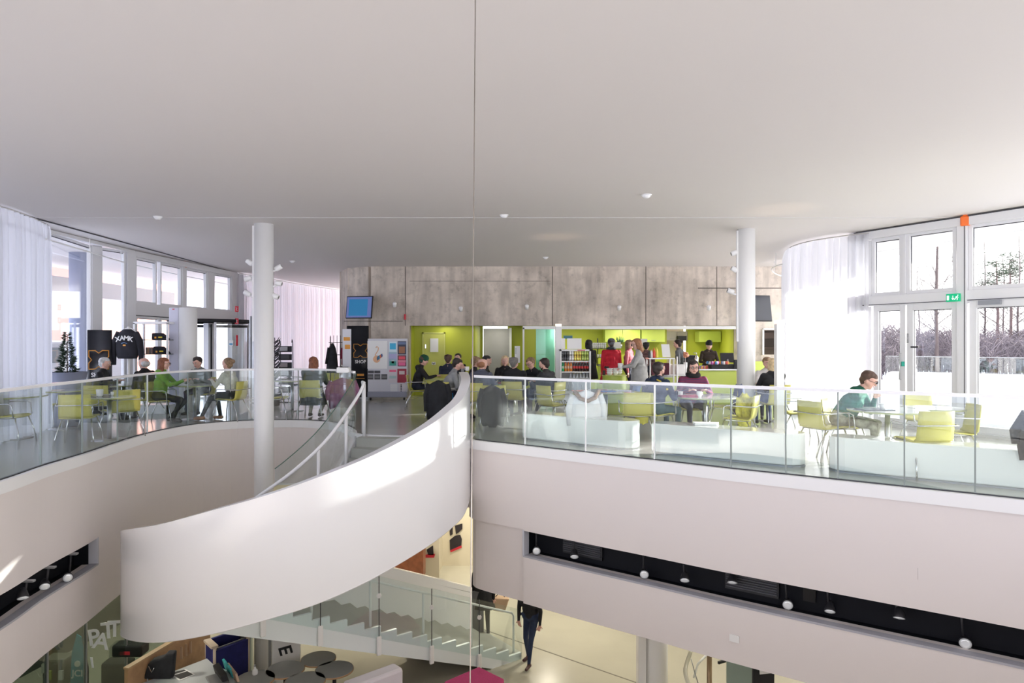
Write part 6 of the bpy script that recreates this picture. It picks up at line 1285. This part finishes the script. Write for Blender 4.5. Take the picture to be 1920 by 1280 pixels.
person('balding person in a dark checked shirt seen from behind', 905,13.9,-30, top=stripes('checked_shirt', (.035,.04,.07), (.12,.13,.17), 120), hair='ginger', style='bald', lean=12, head=(-20,6), bulk=1.18)
person('person in black partly hidden behind the checked shirt, by the cable', 893,15.2,-70, top=BLK, hair='dirtyblonde', lean=10, head=(0,10))
person('dark-haired person in a black quilted jacket behind the checked shirt', 914,16.4,-95, top=BLK, hair='black', style='bushy', lean=12, head=(-20,6), hood=True)
person('smiling blonde person in black facing the camera at the middle table', 947,16.6,176, top=BLK, hair='blonde', style='bob', lean=14, head=(0,4))
person('grey-haired person in a black jacket seen from behind at the middle table', 964,14.4,-12, top=BLK, hair='grey', style='bushy', lean=6, head=(-10,0), bulk=1.22)
person('person with glasses and short brown hair looking down at the middle table', 994,15.5,135, top=BLK, hair='dirtyblonde', style='short', glasses=True, lean=18, head=(0,24))
person('dark-haired bearded person in a black jumper, side-on at the middle table', 1020,14.1,55, top=fab('black_jumper', (.025,.026,.03)), hair='dark', beard='dark', lean=16, head=(15,12), bulk=1.2)
person('person in a bright red coat and dark scarf standing with their back turned', 1146,18.0,8, 'stand', top=fab('red_coat', (.40,.005,.02)), bottom=BLK, hair='dark', style='short', hat=('grey_knit',(.10,.11,.12)), lean=2, skirt=(MATS['cloth_red_coat'],.55,.27), scarf=fab('dark_scarf', (.02,.03,.035)), bulk=1.15)
MB().tube([(X(1139,17.8),17.83,1.42),(X(1144,17.8),17.80,1.15),(X(1149,17.8),17.83,.95)], .012, 6)
person('person in black standing behind the drinks fridge with a bag', 1103,18.9,30, 'stand', top=BLK, bottom=BLK, hair='black', style='bob', lean=4, skirt=(BLK,.62,.25), bulk=1.15, s=.99)
person('person in a pink top standing behind the grey cardigan', 1181,18.2,-120, 'stand', top=fab('pink_top', (.50,.14,.17)), hair='dirtyblonde', style='bob', lean=4, s=.99, bulk=1.0)
GC = fab('grey_cardigan', (.42,.42,.41)); 
person('red-blonde person in a long grey cardigan standing and carrying a cup', 1193,14.9,84, 'stand', top=GC, bottom=fab('light_jeans', (.16,.26,.45)), hair='ginger', style='bob', glasses=True, lean=5, head=(4,14), hands=((-.10,.36,1.10),(.08,.38,1.08)), skirt=(GC,.70,.22), s=1.0)
cup(1163,14.85,'white cup carried by the person in the grey cardigan', z=1.06, s=1.5)
person('black-haired person in a patterned top behind the counter', 1212,19.6,-20, 'stand', top=stripes('patterned_top', (.25,.14,.14), (.05,.03,.03), 90), hair='black', style='bushy', lean=3, s=.95)
person('dark-haired person in grey bending over the serving counter', 1271,19.0,60, 'stand', top=fab('mid_grey', (.13,.14,.15)), hair='dark', style='bun', lean=14, head=(0,10), bulk=1.15)
person('staff member in a black cap and dark apron behind the serving counter', 1328,19.7,176, 'stand', top=fab('apron_brown', (.035,.022,.018)), bottom=BLK, hair='black', hat=('cap',(.012,.012,.012)), lean=6, head=(0,16), hands=((-.14,.3,1.08),(.14,.3,1.08)), s=.97)
BJ = fab('blue_black_jacket', (.012,.024,.06))
t, b, c = person('bearded person in a blue and black sports jacket laughing at the table', 1238,11.35,-58, top=BJ, bottom=fab('slate_trousers', (.06,.12,.15)), hair='dark', style='short', beard='dark', glasses=True, lean=14, head=(0,2), hands=((-.10,.42,.80),(.12,.40,.80)), bulk=1.22, hood=True, vox=.012)
YP = mat('yellow_piping', (.75,.55,.05), .6)
MB().tube([(.09,-.02,1.02),(.16,.02,.99),(.21,.05,.93)], .012, 6).build('yellow_piping', YP, b); MB().box((.235,.10,.87),(.02,.14,.03),.4).build('sleeve_print', YP, b)
person('smiling person with glasses, long dark hair and a red-blue striped jumper', 1297,12.3,178, top=stripes('red_blue_jumper', (.03,.05,.13), (.32,.02,.06), 75), bottom=JEAN, hair='dark', style='long', glasses=True, lean=12, head=(0,8), scarf=fab('black_scarf', (.012,.012,.014)), hands=((-.16,.38,.80),(.14,.36,.80)), bulk=1.12, vox=.012)
person('person in white facing the camera behind the slim lamp post', 1435,14.9,165, top=fab('white_jumper', (.62,.60,.58)), bottom=JEAN, hair='dirtyblonde', style='bun', lean=12, head=(10,10))
person('blonde person in a black jacket seen from behind at the lamp post', 1450,13.3,10, top=BLK, bottom=fab('blue_jeans', (.03,.06,.16)), hair='blonde', style='bob', lean=6, bulk=1.15, hood=True)
CAMO = fab('camo', (.30,.30,.25), noise=.75, scale=9, bump=.2)
person('person in a teal green jacket and camouflage trousers leaning on one hand', 1615,9.75,-128, top=fab('teal_jacket', (.008,.12,.075), noise=.4, scale=6, bump=.8), bottom=CAMO, hair='brown', style='bushy', glasses=True, lean=32, head=(0,26), hands=((-.10,.40,.86),(-.02,.26,1.04)), bulk=1.2, hood=True, vox=.0115, feet=((-.13,.34),(.13,.44)))
# lower floor walkers
person('walking person in a short black coat and boots, seen from the waist down', 905,15.0,170, 'stand', top=BLK, bottom=fab('black_tights', (.03,.03,.032)), shoe=SHOEB, hair='dark', z=ZL, feet=((-.14,.16),(.12,-.18)), skirt=(BLK,.62,.24))
person('walking person in dark jeans and brown shoes on the lower floor', 990,13.7,150, 'stand', top=BLK, bottom=fab('blue_dark_jeans', (.02,.035,.08)), shoe=mat('shoe_maroon', (.06,.02,.02), .5), hair='dark', z=ZL, feet=((-.10,.26),(.12,-.12)))
for o in bpy.data.objects:
    if '_u' in o: del o['_u']
